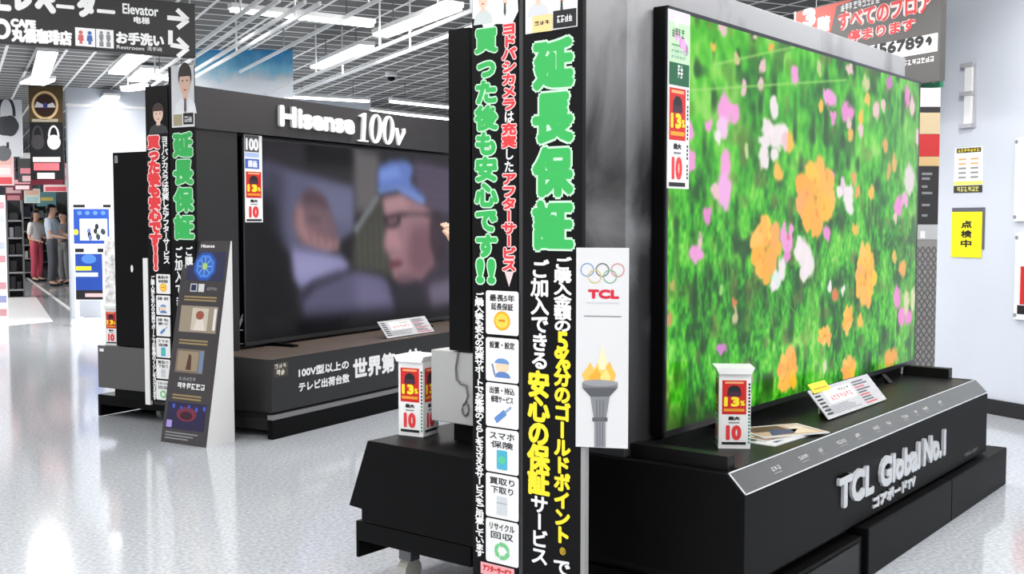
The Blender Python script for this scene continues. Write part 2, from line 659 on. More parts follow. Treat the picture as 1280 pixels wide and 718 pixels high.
TVW, TZ0, TZ1 = 2.575, 0.612, 2.076
t = thing('television', T, (-0.03, 1.2, 0.5625), 'giant black television showing a flower meadow on the nearer island', 'television')
mb = MB()
mb.box(-0.055, -0.004, 0, TVW, TZ0, TZ1, GLOSSBLACK)
mb.build('housing', t, bevel=0.004)
bz = MB()
for b in ((0, TZ0, TVW, TZ0 + 0.022), (0, TZ1 - 0.014, TVW, TZ1), (0, TZ0, 0.012, TZ1), (TVW - 0.012, TZ0, TVW, TZ1)):
    bz.rect(face_n(T, 0.0), b, -0.004, pbr('dark_metal_bezel', (52, 54, 60), 0.3, metal=0.6), 0.006)
bz.build('bezel', t)
for u in (0.42, 2.1):
    f_ = MB()
    f_.prism([(-0.05, 0.612), (-0.01, 0.612), (0.04, 0.5632), (0.02, 0.5632), (-0.01, 0.595), (-0.05, 0.5632)], u, u + 0.05, GLOSSBLACK)
    f_.build('foot', t, bevel=0.002)

ptv = face_n(T, 0.001)
SCB = (0.012, TZ0 + 0.022, TVW - 0.012, TZ1 - 0.014)
IH, IW = 400, 704


def meadow():
    img = np.zeros((IH, IW, 3))
    n1 = fnoise(IH, IW, 26, 90)
    n2 = fnoise(IH, IW, 70, 190)
    n3 = fnoise(IH, IW, 7, 12)
    n4 = fnoise(IH, IW, 110, 300)
    yy = np.linspace(0, 1, IH)[:, None]
    v = 0.26 * n1 + 0.26 * n2 + 0.30 * n3 + 0.10 * n4 + 0.18 * fnoise(IH, IW, 12, 26)
    v = (v - v.mean()) / v.std()
    v = np.clip(0.5 + 0.25 * v, 0, 1)
    soft = blurbox(v, 4)
    k = np.clip((yy - 0.45) / 0.3, 0, 1)
    v = v * (1 - k) + (0.5 + (soft - 0.5) * 1.0) * k
    stops = [(0, (16, 84, 8)), (0.25, (34, 132, 16)), (0.5, (62, 178, 28)), (0.75, (92, 204, 44)), (1, (146, 220, 90))]
    for c in range(3):
        img[..., c] = np.interp(v, [s_[0] for s_ in stops], [s_[1][c] / 255 for s_ in stops])
    br = np.clip((fnoise(IH, IW, 18, 46) - 0.64) * 3.4, 0, 0.8)
    mixc(img, br * (0.45 + 0.25 * (fnoise(IH, IW, 6, 8) > 0.5)), (112, 104, 58))
    bl = np.clip((fnoise(IH, IW, 16, 40) - 0.66) * 3.2, 0, 0.8)
    mixc(img, bl, (16, 60, 14))
    X, Y = np.meshgrid(np.linspace(SCB[0], SCB[2], IW), np.linspace(SCB[1], SCB[3], IH))
    WX = (fnoise(IH, IW, 60, 100) - .5) * .017
    WY = (fnoise(IH, IW, 50, 90) - .5) * .030
    # glare painted in as a paler right edge; dark lower left corner
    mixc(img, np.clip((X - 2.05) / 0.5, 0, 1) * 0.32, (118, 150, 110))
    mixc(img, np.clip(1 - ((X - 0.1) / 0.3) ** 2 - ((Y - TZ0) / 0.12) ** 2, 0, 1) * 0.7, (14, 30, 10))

    def em(cx, cy, rx, ry, a=0.0, soft=0.25):
        dx, dy = X + WX - cx, Y + WY - cy
        ca, sa = math.cos(a), math.sin(a)
        q = ((dx * ca + dy * sa) / rx) ** 2 + ((-dx * sa + dy * ca) / ry) ** 2
        return np.clip((1.0 - np.sqrt(q)) / soft, 0, 1)

    def loc(px, py, rx, ry):
        cx, cy = ptv.st(px, py)
        rx_ = abs(ptv.st(px + rx, py)[0] - ptv.st(px - rx, py)[0]) / 2
        ry_ = abs(ptv.st(px, py + ry)[1] - ptv.st(px, py - ry)[1]) / 2
        return cx, cy, rx_, ry_

    def stem(px, py, px2, py2, c=(96, 170, 60), wd=0.006):
        a, b_ = np.array(ptv.st(px, py)), np.array(ptv.st(px2, py2))
        ab = b_ - a
        k_ = np.clip(((X - a[0]) * ab[0] + (Y - a[1]) * ab[1]) / (ab @ ab), 0, 1)
        d = np.hypot(X - a[0] - k_ * ab[0], Y - a[1] - k_ * ab[1])
        mixc(img, np.clip((wd - d) / 0.004, 0, 1) * 0.75, c)

    OR, PK, MG, WH, PP = (255, 190, 76), (248, 160, 226), (240, 140, 214), (246, 232, 238), (240, 196, 204)
    for q in ((1004, 340, 1040, 480), (1022, 285, 1008, 420), (958, 352, 975, 470), (985, 495, 982, 520), (1060, 340, 1056, 470), (1082, 385, 1076, 470),
              (905, 285, 912, 380), (871, 330, 880, 420), (1031, 436, 1036, 480), (1103, 300, 1098, 420), (966, 205, 975, 260), (1127, 410, 1125, 450), (972, 362, 1004, 405)):
        stem(*q)
    # plain blossoms and petals (x, y, rx, ry, colour, tilt)
    B = [(903, 38, 7, 11, PP), (891, 58, 4, 8, (240, 190, 70)), (944, 47, 4, 5, PP), (964, 59, 5, 8, (240, 180, 70)), (921, 74, 4, 10, (226, 196, 150)),
         (953, 84, 5, 11, PP), (950, 107, 5, 12, PP), (930, 110, 5, 10, PP), (994, 95, 6, 13, PK), (1024, 86, 4, 12, (206, 206, 150)),
         (906, 137, 10, 26, PK), (918, 140, 8, 14, PK), (903, 158, 9, 18, (246, 200, 240)), (897, 170, 6, 11, WH), (886, 158, 6, 13, PK),
         (863, 163, 5, 14, PK), (864, 200, 7, 18, PK), (907, 205, 8, 22, PK), (905, 240, 11, 30, (248, 176, 238)), (894, 240, 6, 11, PP), (884, 271, 7, 15, MG), (871, 316, 11, 15, PK), (875, 300, 4, 9, PP),
         (968, 133, 6, 17, WH), (960, 160, 9, 17, WH), (972, 170, 15, 20, WH), (956, 178, 9, 10, WH), (955, 198, 8, 19, WH), (968, 195, 6, 12, WH), (981, 172, 6, 16, WH), (982, 178, 6, 12, PP), (988, 178, 5, 14, OR), (933, 188, 3, 12, (200, 210, 150)),
         (973, 217, 7, 15, OR), (1038, 124, 9, 13, PK), (1032, 118, 4, 9, PK), (1026, 132, 4, 8, OR), (1042, 147, 5, 9, MG), (1057, 138, 7, 14, MG), (1064, 140, 5, 9, MG), (1061, 153, 4, 9, PP),
         (1076, 147, 4, 12, (246, 190, 60)), (1076, 162, 4, 9, PP), (1063, 167, 4, 9, (238, 186, 80)), (1084, 124, 4, 9, OR), (1083, 105, 6, 12, (206, 206, 150)), (1095, 138, 5, 14, PP), (1104, 132, 4, 9, PP),
         (1112, 104, 5, 10, (206, 110, 196)), (1134, 120, 4, 16, (232, 136, 200)), (1140, 134, 4, 16, PP), (1062, 86, 6, 7, PP), (1147, 172, 3, 10, PP), (1106, 182, 4, 11, (226, 166, 90)), (1118, 204, 4, 12, (232, 176, 96)), (1111, 214, 3, 14, (214, 170, 96)),
         (1040, 218, 5, 8, (226, 120, 214)), (1053, 232, 4, 12, (238, 200, 228)), (1060, 245, 8, 18, WH), (1062, 262, 6, 10, WH), (1067, 222, 4, 10, (232, 160, 90)), (1072, 240, 4, 10, (238, 166, 80)), (1089, 241, 5, 11, OR), (1049, 238, 4, 10, WH),
         (1069, 288, 5, 11, (240, 190, 70)), (1034, 292, 6, 10, MG), (1123, 258, 7, 14, MG), (1119, 272, 3, 9, PP), (1137, 225, 8, 22, (228, 214, 218)), (1131, 250, 5, 10, (238, 170, 216)),
         (1005, 318, 10, 22, WH), (998, 310, 6, 16, WH), (1012, 330, 8, 18, WH), (1005, 342, 7, 12, WH), (971, 350, 8, 16, (232, 238, 240)), (978, 335, 6, 18, WH), (966, 358, 5, 10, WH),
         (979, 292, 5, 16, PK), (984, 303, 8, 14, PK), (989, 288, 4, 15, PK), (984, 318, 5, 10, MG), (1044, 369, 5, 11, (224, 120, 72)), (1037, 360, 3, 8, WH), (1054, 362, 3, 8, WH),
         (1060, 398, 7, 17, OR), (1075, 402, 5, 11, OR), (1118, 322, 4, 9, (238, 186, 80)), (1128, 336, 6, 13, (240, 170, 84)), (1121, 372, 5, 17, MG), (1127, 395, 6, 14, MG), (1136, 397, 5, 12, MG), (1133, 378, 4, 20, (222, 214, 170)), (1141, 374, 3, 20, (222, 220, 180)),
         (919, 380, 4, 10, (214, 130, 80)), (919, 398, 4, 14, (206, 196, 150)), (901, 437, 9, 6, (214, 130, 206)), (936, 470, 6, 18, (226, 150, 206)), (936, 500, 4, 14, PP), (1031, 458, 3, 10, (220, 224, 190)), (902, 362, 3, 9, (150, 210, 110)),
         (841, 357, 4, 9, (196, 170, 90)), (837, 400, 4, 12, (200, 150, 90)), (1114, 447, 10, 13, (242, 164, 66))]
    for q in B:
        cx, cy, rx, ry = loc(*q[:4])
        m_ = em(cx, cy, rx, ry, 0.0, 0.35)
        mixc(img, m_ * 0.96, q[4])
    # orange blossoms: a ring of petals each
    for px, py, rx, ry, n in ((1020, 246, 27, 52, 9), (957, 312, 20, 44, 9), (1082, 345, 14, 42, 10), (985, 463, 14, 31, 8), (1061, 460, 10, 19, 8), (1031, 421, 9, 15, 7), (1060, 399, 7, 17, 7)):
        cx, cy, rx, ry = loc(px, py, rx, ry)
        r = random.Random(int(px))
        for k_ in range(n):
            a = 2 * math.pi * k_ / n + r.uniform(-.15, .15)
            e = r.uniform(0.80, 1.12)
            ox, oy = 0.58 * e * math.cos(a), 0.58 * e * math.sin(a)
            qx, qy = (X + WX - cx) / rx - ox, (Y + WY - cy) / ry - oy
            ca, sa = math.cos(a), math.sin(a)
            q = ((qx * ca + qy * sa) / 0.46) ** 2 + ((-qx * sa + qy * ca) / (0.26 + .9 / n)) ** 2
            c = (255, 186 + r.randint(-20, 16), 70 + r.randint(-20, 26))
            mixc(img, np.clip((1 - np.sqrt(q)) / 0.22, 0, 1), c)
        mixc(img, em(cx, cy, rx * 0.45, ry * 0.45, 0, 0.8) * 0.9, (252, 176, 62))
        for _ in range(6):
            mixc(img, em(cx + r.uniform(-.5, .5) * rx, cy + r.uniform(-.6, .6) * ry, rx * 0.10, ry * 0.14, 0, 0.8) * 0.55, (238, 128, 36))
        mixc(img, em(cx, cy + 0.02 * ry, rx * 0.1, ry * 0.09, 0, 0.6) * 0.5, (176, 104, 24))
    cx, cy, rx, ry = loc(985, 297, 3, 7)
    mixc(img, em(cx, cy, rx, ry, 0, 0.6), (226, 110, 130))
    # the blossom cup at the top of the low orange flower
    cx, cy, rx, ry = loc(987, 441, 6, 11)
    mixc(img, em(cx, cy, rx, ry, 0, 0.3), (250, 182, 92))
    # pale reflections
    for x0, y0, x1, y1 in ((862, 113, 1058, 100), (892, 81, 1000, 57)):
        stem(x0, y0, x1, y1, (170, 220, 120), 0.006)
    return srgb2lin(blurbox(img, 1))


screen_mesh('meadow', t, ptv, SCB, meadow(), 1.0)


def price_faces(mb, pl, b, d, num='13', num2='10', light=False):
    """red upper part with a dark figure and yellow number, white lower part with a red number."""
    s0, t0, s1, t1 = b
    wd, h = s1 - s0, t1 - t0
    tm = t0 + h * 0.47

    def R(a, c, e, f):
        return (s0 + a * wd, t0 + c * h, s0 + e * wd, t0 + f * h)
    mb.rect(pl, b, d, WHITE)
    mb.rect(pl, (s0 + wd * .05, tm, s1 - wd * .05, t1 - h * .02), d + 0.0006, DRED)
    mb.rect(pl, R(.16, .93, .84, .96), d + 0.001, paper((240, 170, 120)))
    mb.oval(pl, s0 + wd * .5, t0 + h * .83, wd * .24, h * .075, d + 0.001, INK)
    mb.rect(pl, R(.24, .74, .76, .81), d + 0.0012, paper((70, 40, 60)))
    mb.text(pl, num, R(.12, .585, .70, .735), d + 0.0014, YEL, bold=wd * 0.035)
    mb.text(pl, '%', R(.72, .60, .90, .68), d + 0.0014, YEL, bold=wd * 0.012)
    mb.rect(pl, R(.12, .515, .88, .555), d + 0.001, paper((230, 160, 50)))
    mb.text(pl, '最大', R(.28, .38, .72, .44), d + 0.001, INK, bold=wd * 0.015)
    mb.rect(pl, R(.30, .335, .70, .355), d + 0.001, GREY)
    mb.text(pl, num2, R(.20, .08, .78, .31), d + 0.001, RED, bold=wd * 0.045)
    mb.rect(pl, R(.05, .015, .95, .055), d + 0.001, INK)


# price card hanging on the left edge of the flower screen
pc = face_n(T, 0.008)
s0 = pc.st(834, 120)[0]
s1 = pc.st(861, 120)[0]
zt, zm0, zm1, zb = pc.st(846, 14)[1], pc.st(846, 79)[1], pc.st(846, 107)[1], pc.st(846, 236)[1]
t = thing('price_card', T, (0.008, (s0 + s1) / 2, zb), 'narrow price card hanging on the left edge of the flower screen', 'price card')
mb = MB()
mb.rect(pc, (s0, zb, s1, zt), 0.0, WHITE, 0.003)
mb.build('card', t)
mb = MB()
mb.rect(pc, (s0 + .003, zm1 + .2, s1 - .003, zt - .003), 0.0035, paper((236, 216, 240)))
for k in range(7):
    r = random.Random(k)
    mb.oval(pc, s0 + r.uniform(.03, .12), zt - r.uniform(.02, .13), .016, .022, 0.0038 + k * 1e-4, paper(((236, 170, 224), (246, 236, 246), (220, 150, 214))[k % 3]))
mb.rect(pc, (s0 + .003, zm0, s1 - .003, zm0 + .135), 0.0040, paper((196, 224, 190)))
mb.scribble(pc, (s0 + .02, zm0 + .085, s1 - .04, zm0 + .115), 0.0045, paper((40, 130, 60)), 4, 6)
for k in range(3):
    mb.rect(pc, (s0 + .02, zm0 + .015 + k * .02, s1 - .03 - .02 * k, zm0 + .022 + k * .02), 0.0045, paper((120, 170, 120)))
mb.rect(pc, (s0 + .006, zm1, s1 - .006, zm0), 0.0045, paper((24, 96, 60)))
mb.scribble(pc, (s0 + .025, zm1 + .09, s1 - .025, zm1 + .125), 0.005, paper((190, 220, 200)), 5, 7)
mb.scribble(pc, (s0 + .06, zm1 + .025, s1 - .05, zm1 + .07), 0.005, WHITE, 2, 8)
price_faces(mb, pc, (s0 + .002, zb + .002, s1 - .022, zm1 - .003), 0.0035)
for k in range(24):
    mb.rect(pc, (s1 - .018, zb + .02 + k * .0135, s1 - .008, zb + .029 + k * .0135), 0.0035, INK if k % 5 else WHITE)
mb.build('print', t)


# --- sign boards at the end of the islands
def small_icon(mb, pl, b, d, kind):
    s0, t0, s1, t1 = b
    w_, h = s1 - s0, t1 - t0
    cx, cy = (s0 + s1) / 2, t0 + h * .30
    if kind == 0:
        mb.oval(pl, cx, cy + h * .02, w_ * .25, h * .22, d, paper((240, 176, 40)))
        mb.oval(pl, cx, cy + h * .02, w_ * .19, h * .165, d + .0003, paper((250, 206, 84)))
        mb.rect(pl, (cx - w_ * .10, cy, cx + w_ * .10, cy + h * .05), d + .0005, paper((214, 140, 30)))
    elif kind == 1:
        mb.oval(pl, cx, cy + h * .04, w_ * .2, h * .13, d, paper((240, 210, 180)))
        mb.oval(pl, cx, cy + h * .12, w_ * .22, h * .12, d + .0003, paper((110, 150, 205)), a0=0, a1=180)
        mb.oval(pl, cx + w_ * .02, cy - h * .2, w_ * .24, h * .14, d + .0002, paper((96, 130, 190)), a0=0, a1=180)
        mb.line(pl, [(cx - w_ * .3, cy + h * .1), (cx - w_ * .22, cy - h * .16)], w_ * .05, d, paper((120, 140, 170)))
    elif kind == 2:
        mb.line(pl, [(cx - w_ * .2, cy - h * .16), (cx + w_ * .1, cy + h * .06)], w_ * .15, d, paper((96, 140, 200)))
        mb.line(pl, [(cx + w_ * .1, cy + h * .06), (cx + w_ * .28, cy + h * .19)], w_ * .06, d, paper((150, 170, 200)))
    elif kind == 3:
        mb.round_rect(pl, (cx - w_ * .16, cy - h * .22, cx + w_ * .16, cy + h * .22), d, paper((80, 176, 204)), w_ * .03)
        mb.oval(pl, cx, cy, w_ * .11, h * .09, d + .0003, paper((90, 200, 150)))
    elif kind == 4:
        mb.round_rect(pl, (cx - w_ * .16, cy - h * .22, cx + w_ * .16, cy + h * .2), d, paper((206, 210, 214)), w_ * .02)
        mb.rect(pl, (cx - w_ * .16, cy + h * .04, cx + w_ * .16, cy + h * .06), d + .0003, paper((160, 164, 170)))
    else:
        for k in range(3):
            mb.annulus(pl, cx, cy, w_ * .23, h * .2, w_ * .1, d, paper((120, 200, 140)), n=8, a0=k * 120 + 10, a1=k * 120 + 98)
            a = math.radians(k * 120 + 106)
            q = (cx + w_ * .18 * math.cos(a), cy + h * .15 * math.sin(a))
            mb.oval(pl, q[0], q[1], w_ * .09, h * .075, d + .0003, paper((120, 200, 140)), n=3, a0=k * 120 + 190, a1=k * 120 + 550)


BOXTXT = [('最長5年', '延長保証'), ('設置・設定', ''), ('出張・持込', '修理サービス'), ('スマホ', '保険'), ('買取り', '下取り'), ('リサイクル', '回収')]


def service_boxes(t, pl, rects):
    for k, b in enumerate(rects):
        mb = MB()
        mb.round_rect(pl, b, 0.0008, WHITE, (b[2] - b[0]) * .06)
        panel = mb.build('service_panel', t)
        mb = MB()
        h = b[3] - b[1]
        w_ = b[2] - b[0]
        a, c = BOXTXT[k]
        mb.text(pl, a, (b[0] + w_ * .12, b[3] - h * .24, b[2] - w_ * .12, b[3] - h * .08), 0.0016, INK, bold=.0006)
        if c:
            mb.text(pl, c, (b[0] + w_ * .16, b[3] - h * .44, b[2] - w_ * .16, b[3] - h * .28), 0.0016, INK, bold=.0006)
        mb.build('lettering', panel)
        mb = MB()
        small_icon(mb, pl, b, 0.0016, k)
        mb.build('icon', panel)


def bust(mb, pl, cx, t0, w_, h, d, skin, hair, shirt, tie=None):
    """flat portrait print: shoulders from t0 up to the crown at t0 + h."""
    mb.poly(pl, [(cx - w_ * .5, t0), (cx + w_ * .5, t0), (cx + w_ * .42, t0 + h * .2), (cx + w_ * .14, t0 + h * .32), (cx - w_ * .14, t0 + h * .32), (cx - w_ * .42, t0 + h * .2)], d, paper(shirt))
    mb.rect(pl, (cx - w_ * .1, t0 + h * .26, cx + w_ * .1, t0 + h * .42), d + .0004, paper(skin))
    mb.oval(pl, cx, t0 + h * .72, w_ * .30, h * .27, d + .0005, paper(hair))
    mb.oval(pl, cx, t0 + h * .61, w_ * .25, h * .26, d + .0009, paper(skin))
    mb.poly(pl, [(cx - w_ * .25, t0 + h * .72), (cx + w_ * .25, t0 + h * .72), (cx + w_ * .2, t0 + h * .88), (cx - w_ * .16, t0 + h * .9)], d + .0012, paper(hair))
    for q in (-.1, .1):
        mb.oval(pl, cx + q * w_, t0 + h * .64, w_ * .035, h * .018, d + .0014, paper((50, 36, 30)), n=8)
    mb.oval(pl, cx, t0 + h * .46, w_ * .07, h * .016, d + .0014, paper((190, 96, 90)), n=8)
    if tie:
        mb.poly(pl, [(cx - w_ * .04, t0 + h * .3), (cx + w_ * .04, t0 + h * .3), (cx + w_ * .06, t0 + h * .08), (cx, t0), (cx - w_ * .06, t0 + h * .08)], d + .0014, paper(tie))


US = -0.50
ps = face_u(T, US)
# right board
t = thing('sign_board', T, (-0.11, US, 0.0), 'tall black sign with big green characters and yellow lines, beside the grey partition', 'sign', 'sign boards on the near island end')
MB().box(-0.226, 0.0, US + 0.001, US + 0.022, 0.0, 2.12, BOARD).build('board', t, bevel=0.002)
mb = MB()
ph = [ps.st(657, 43), ps.st(722, 33)]
mb.poly(ps, [ph[0], ph[1], (ph[1][0], 2.12), (ph[0][0], 2.12)], 0.0006, WHITE)
for cx, c, tie in ((-0.165, (214, 216, 222), None), (-0.075, (232, 234, 238), (60, 70, 66))):
    bust(mb, ps, cx, 1.985, 0.085, 0.34 * .38, 0.001, (240, 206, 184), (50, 40, 36), c, tie)
b = ps.box(666, 19, 691, 40)
mb.rect(ps, b, 0.0026, paper((244, 214, 150)))
mb.scribble(ps, (b[0] + .008, b[1] + .022, b[2] - .008, b[3] - .017), 0.003, INK, 3, 2)
b = ps.box(692, 12, 721, 34)
mb.rect(ps, b, 0.0026, INK)
mb.scribble(ps, (b[0] + .014, b[1] + .016, b[2] - .014, b[3] - .016), 0.003, WHITE, 4, 4)
mb.build('photo_print', t)
a = ps.box(664.5, 46, 719, 315)
mb = MB()
hh = (a[3] - a[1]) / 4
for k, ch in enumerate('延長保証'):
    b = (a[0] + .004, a[3] - (k + 1) * hh + .004, a[2] - .004, a[3] - k * hh - .004)
    mb.text(ps, ch, (b[0] - .007, b[1] - .007, b[2] + .007, b[3] + .007), 0.0008, PALEG, bold=0.0165)
    mb.text(ps, ch, b, 0.0016, GREEN, bold=0.0095)
mb.build('green_lettering', t)
mb = MB()
mb.vtext(ps, 'ご購入金額の', ps.box(693, 322, 714, 415), 0.001, WHITE, bold=.0022, fill=1.08)
mb.vtext(ps, '5%分のゴールドポイント', ps.box(693, 416, 713, 680), 0.001, YEL, bold=.0034, fill=1.06)
mb.vtext(ps, '®', ps.box(697, 682, 710, 697), 0.001, paper((190, 160, 40)), bold=.001)
mb.vtext(ps, 'で', ps.box(692, 699, 713, 720), 0.001, WHITE, bold=.0022, fill=1.08)
mb.vtext(ps, 'ご加入できる', ps.box(664, 325, 686, 462), 0.001, WHITE, bold=.0024, fill=1.06)
mb.vtext(ps, '安心の保証', ps.box(661, 465, 686, 618), 0.001, YEL, bold=.0046, fill=1.1)
mb.vtext(ps, 'サービス', ps.box(664, 620, 685, 706), 0.001, WHITE, bold=.0022, fill=1.08)
mb.build('lettering', t)
ed = MB().box(0.0, 0.016, US, US + 0.02, 0.0, 0.66, pbr('pale_edge', (150, 150, 150), 0.4))
ed.build('edge_strip', t)
# post between the boards
mb = MB().box(-0.243, -0.228, US + 0.004, US + 0.05, 0.0, 2.12, pbr('post_grey', (70, 70, 72), 0.35, metal=0.5))
mb.build('sign_post', fr=T, o=(-0.235, US, 0), label='slim dark metal post between the two large sign boards', cat='post')
# left board
t = thing('sign_board', T, (-0.33, US, 0.0), 'tall black sign with green vertical writing and six white service panels', 'sign', 'sign boards on the near island end')
MB().box(-0.434, -0.246, US + 0.001, US + 0.022, 0.0, 2.12, BOARD).build('board', t, bevel=0.002)
mb = MB()
q = [ps.st(588, 24), ps.st(601, 24), ps.st(606, 40), ps.st(620, 30), ps.st(640, 30), ps.st(648, 14)]
mb.poly(ps, [(max(s_, -0.43), t_) for s_, t_ in q] + [(-0.248, 2.12), (-0.43, 2.12)], 0.0006, WHITE)
bust(mb, ps, -0.385, 1.985, 0.08, 0.14, 0.001, (240, 206, 184), (50, 40, 36), (206, 214, 214))
bust(mb, ps, -0.295, 2.0, 0.08, 0.14, 0.001, (240, 206, 184), (50, 40, 36), (238, 238, 240), (70, 84, 80))
mb.build('photo_print', t)
mb = MB()
gb = ps.box(593, 34, 623, 355)
mb.vtext(ps, '買った後も安心です', (gb[0], gb[1] + (gb[3] - gb[1]) / 10, gb[2], gb[3]), 0.0008, PALEG, bold=.0095, fill=0.95)
mb.vtext(ps, '買った後も安心です', (gb[0], gb[1] + (gb[3] - gb[1]) / 10, gb[2], gb[3]), 0.0016, GREEN, bold=.005, fill=0.95)
eb = (gb[0] + .008, gb[1], gb[2] - .012, gb[1] + (gb[3] - gb[1]) / 10)
mb.text(ps, '!!', (eb[0] - .005, eb[1] - .005, eb[2] + .005, eb[3] + .005), 0.0008, PALEG, bold=.011)
mb.text(ps, '!!', eb, 0.0016, GREEN, bold=.006)
mb.build('green_lettering', t)
mb = MB()
rb = ps.box(627, 28, 646, 355)
full = 'ヨドバシカメラは充実したアフターサービス▼'
n = len(full)
hc = (rb[3] - rb[1]) / n
for k, ch in enumerate(full):
    b = (rb[0], rb[3] - (k + 1) * hc, rb[2], rb[3] - k * hc)
    if ch in 'はした':
        mb.vtext(ps, ch, (b[0] + .01, b[1], b[2] - .01, b[3]), 0.0008, WHITE, bold=.0012)
    elif ch == '▼':
        mb.poly(ps, [(b[0] + .012, b[3]), ((b[0] + b[2]) / 2, b[1] - .01), (b[2] - .012, b[3])], 0.0008, paper((224, 206, 206)))
    else:
        mb.vtext(ps, ch, b, 0.0008, paper((250, 222, 222)), bold=.0058)
        mb.vtext(ps, ch, b, 0.0016, RED, bold=.0024)
mb.build('red_lettering', t)
mb = MB()
mb.vtext(ps, 'ご購入後も安心の充実サポートでお客様のくらしをささえるサービスをご用意しています', ps.box(594, 366, 605, 696), 0.0008, WHITE, bold=.0013, fill=1.05)
b = ps.box(601, 707, 643, 722)
mb.rect(ps, b, 0.0008, paper((236, 170, 176)))
mb.text(ps, 'アフターサービス', (b[0] + .01, b[1] + .012, b[2] - .01, b[3] - .006), 0.0012, DRED, bold=.0015)
mb.build('lettering', t)
service_boxes(t, ps, [ps.box(607.5, y0, 648.5, y1) for y0, y1 in ((364, 419), (423, 478), (480, 535), (537, 592), (594, 649), (651, 706))])

# white poster fixed beside the sign, turned to face the gangway
A = T.world((-0.028, US - 0.03, 0))
fp = Frame(A[0], A[1], 12.0)
pp = face_u(fp, 0.0)
b = pp.box(720, 310, 785.5, 560)
t = thing('poster', fp, ((b[0] + b[2]) / 2, 0, b[1]), 'white poster with five rings and a burning torch, beside the green-lettered sign', 'poster')
MB().rect(pp, b, -0.006, pbr('poster_paper', (216, 216, 218), .5, spec=.2), 0.006).build('board', t)
mb = MB()
cy = pp.st(752, 341)[1]
R_ = .021
for k, (dx, dy, c) in enumerate(((-.046, 0, (120, 150, 190)), (0, 0, (110, 110, 112)), (.046, 0, (206, 140, 136)), (-.023, -.02, (206, 190, 130)), (.023, -.02, (130, 176, 146)))):
    mb.annulus(pp, (b[0] + b[2]) / 2 + dx, cy + dy + .008, R_, R_, .0035, 0.0005 + k * 1e-4, paper(c))
q = pp.box(735, 362, 774, 374)
mb.text(pp, 'TCL', q, 0.0006, paper((206, 44, 64)), bold=.0028)
q = pp.box(733, 378, 774, 380)
mb.rect(pp, q, 0.0006, paper((200, 202, 206)))
q = pp.box(730, 395, 777, 396.5)
mb.rect(pp, q, 0.0006, GREY)
# flame
for k, (px, py, rx, ry, c) in enumerate(((737, 466, 10, 13, (238, 190, 96)), (752, 462, 12, 18, (244, 200, 100)), (761, 466, 9, 14, (240, 184, 84)), (753, 448, 6, 16, (244, 224, 184)), (745, 470, 9, 10, (240, 170, 60)), (757, 470, 7, 9, (250, 216, 130)))):
    cx, cy = pp.st(px, py)
    ex = pp.st(px + rx, py)[0] - cx
    ey = pp.st(px, py - ry)[1] - cy
    mb.poly(pp, [(cx - ex * .6, cy - ey * .9), (cx + ex * .6, cy - ey * .9), (cx + ex, cy - ey * .2), (cx + ex * .5, cy + ey * .4), (cx + ex * .1, cy + ey), (cx - ex * .5, cy + ey * .3), (cx - ex, cy - ey * .2)], 0.0006 + k * 2e-4, paper(c))
# torch
for k, (y0, y1, xa, xb, c) in enumerate(((478, 485, 22, 22, (120, 122, 126)), (485, 496, 22, 12, (88, 90, 95)), (496, 522, 12, 8, (132, 134, 140)), (522, 527, 9.5, 9.5, (92, 94, 98)), (527, 559, 7, 7, (140, 142, 148)))):
    mb.poly(pp, [pp.st(750 - xa, y0), pp.st(750 - xb, y1), pp.st(750 + xb, y1), pp.st(750 + xa, y0)], 0.0018, paper(c))
mb.oval(pp, *pp.st(750, 479), pp.st(772, 479)[0] - pp.st(750, 479)[0], .01, 0.002, paper((150, 152, 156)))
for dx in (-3, 0, 3):
    mb.line(pp, [pp.st(750 + dx * 1.4, 500), pp.st(750 + dx, 558)], .003, 0.0024, paper((104, 106, 112)))
mb.build('print', t)

# things on the counter
def price_tower(fr, n, u, z, hw, hd, h, label, rot, yaw_lean=0.0, num='13', num2='10'):
    """free-standing four-sided price tower, rot degrees about its own axis."""
    o = fr.world((n, u, z))
    f2 = Frame(o[0], o[1], -math.degrees(fr.ang) + rot)
    t = thing('price_tower', f2, (0, 0, z), label, 'price tower')
    mb = MB().box(-hw, hw, -hd, hd, z, z + h * .965, WHITEP)
    body = mb.build('body', t, bevel=.002)
    mb = MB()
    k = h * .965
    mb.prism([(-hw - .012, z + h), (-hw, z + k - .012), (hw, z + k - .012), (hw + .012, z + h)], -hd - .012, hd + .012, WHITEP)
    mb.build('flared_top', t)
    p1 = Plane(f2, (0, -hd - .0005, z), (1, 0, 0), (0, 0, 1))
    p2 = Plane(f2, (hw + .0005, 0, z), (0, 1, 0), (0, 0, 1))
    p3 = Plane(f2, (-hw - .0005, 0, z), (0, -1, 0), (0, 0, 1))
    for pl, a in ((p1, hw), (p2, hd), (p3, hd)):
        mb = MB()
        price_faces(mb, pl, (-a * .88, .012, a * .80, k - .03), 0.0004, num, num2)
        for j in range(18):
            mb.rect(pl, (a * .84, .02 + j * (k - .06) / 18, a * .96, .02 + (j + .6) * (k - .06) / 18), 0.0006, paper((60, 150, 120)) if j < 8 else INK)
        mb.build('price_print', body)
    return t


price_tower(T, 0.135, 0.245, 0.5625, 0.055, 0.05, 0.285, 'white price tower with red top standing before the flower screen', -34)
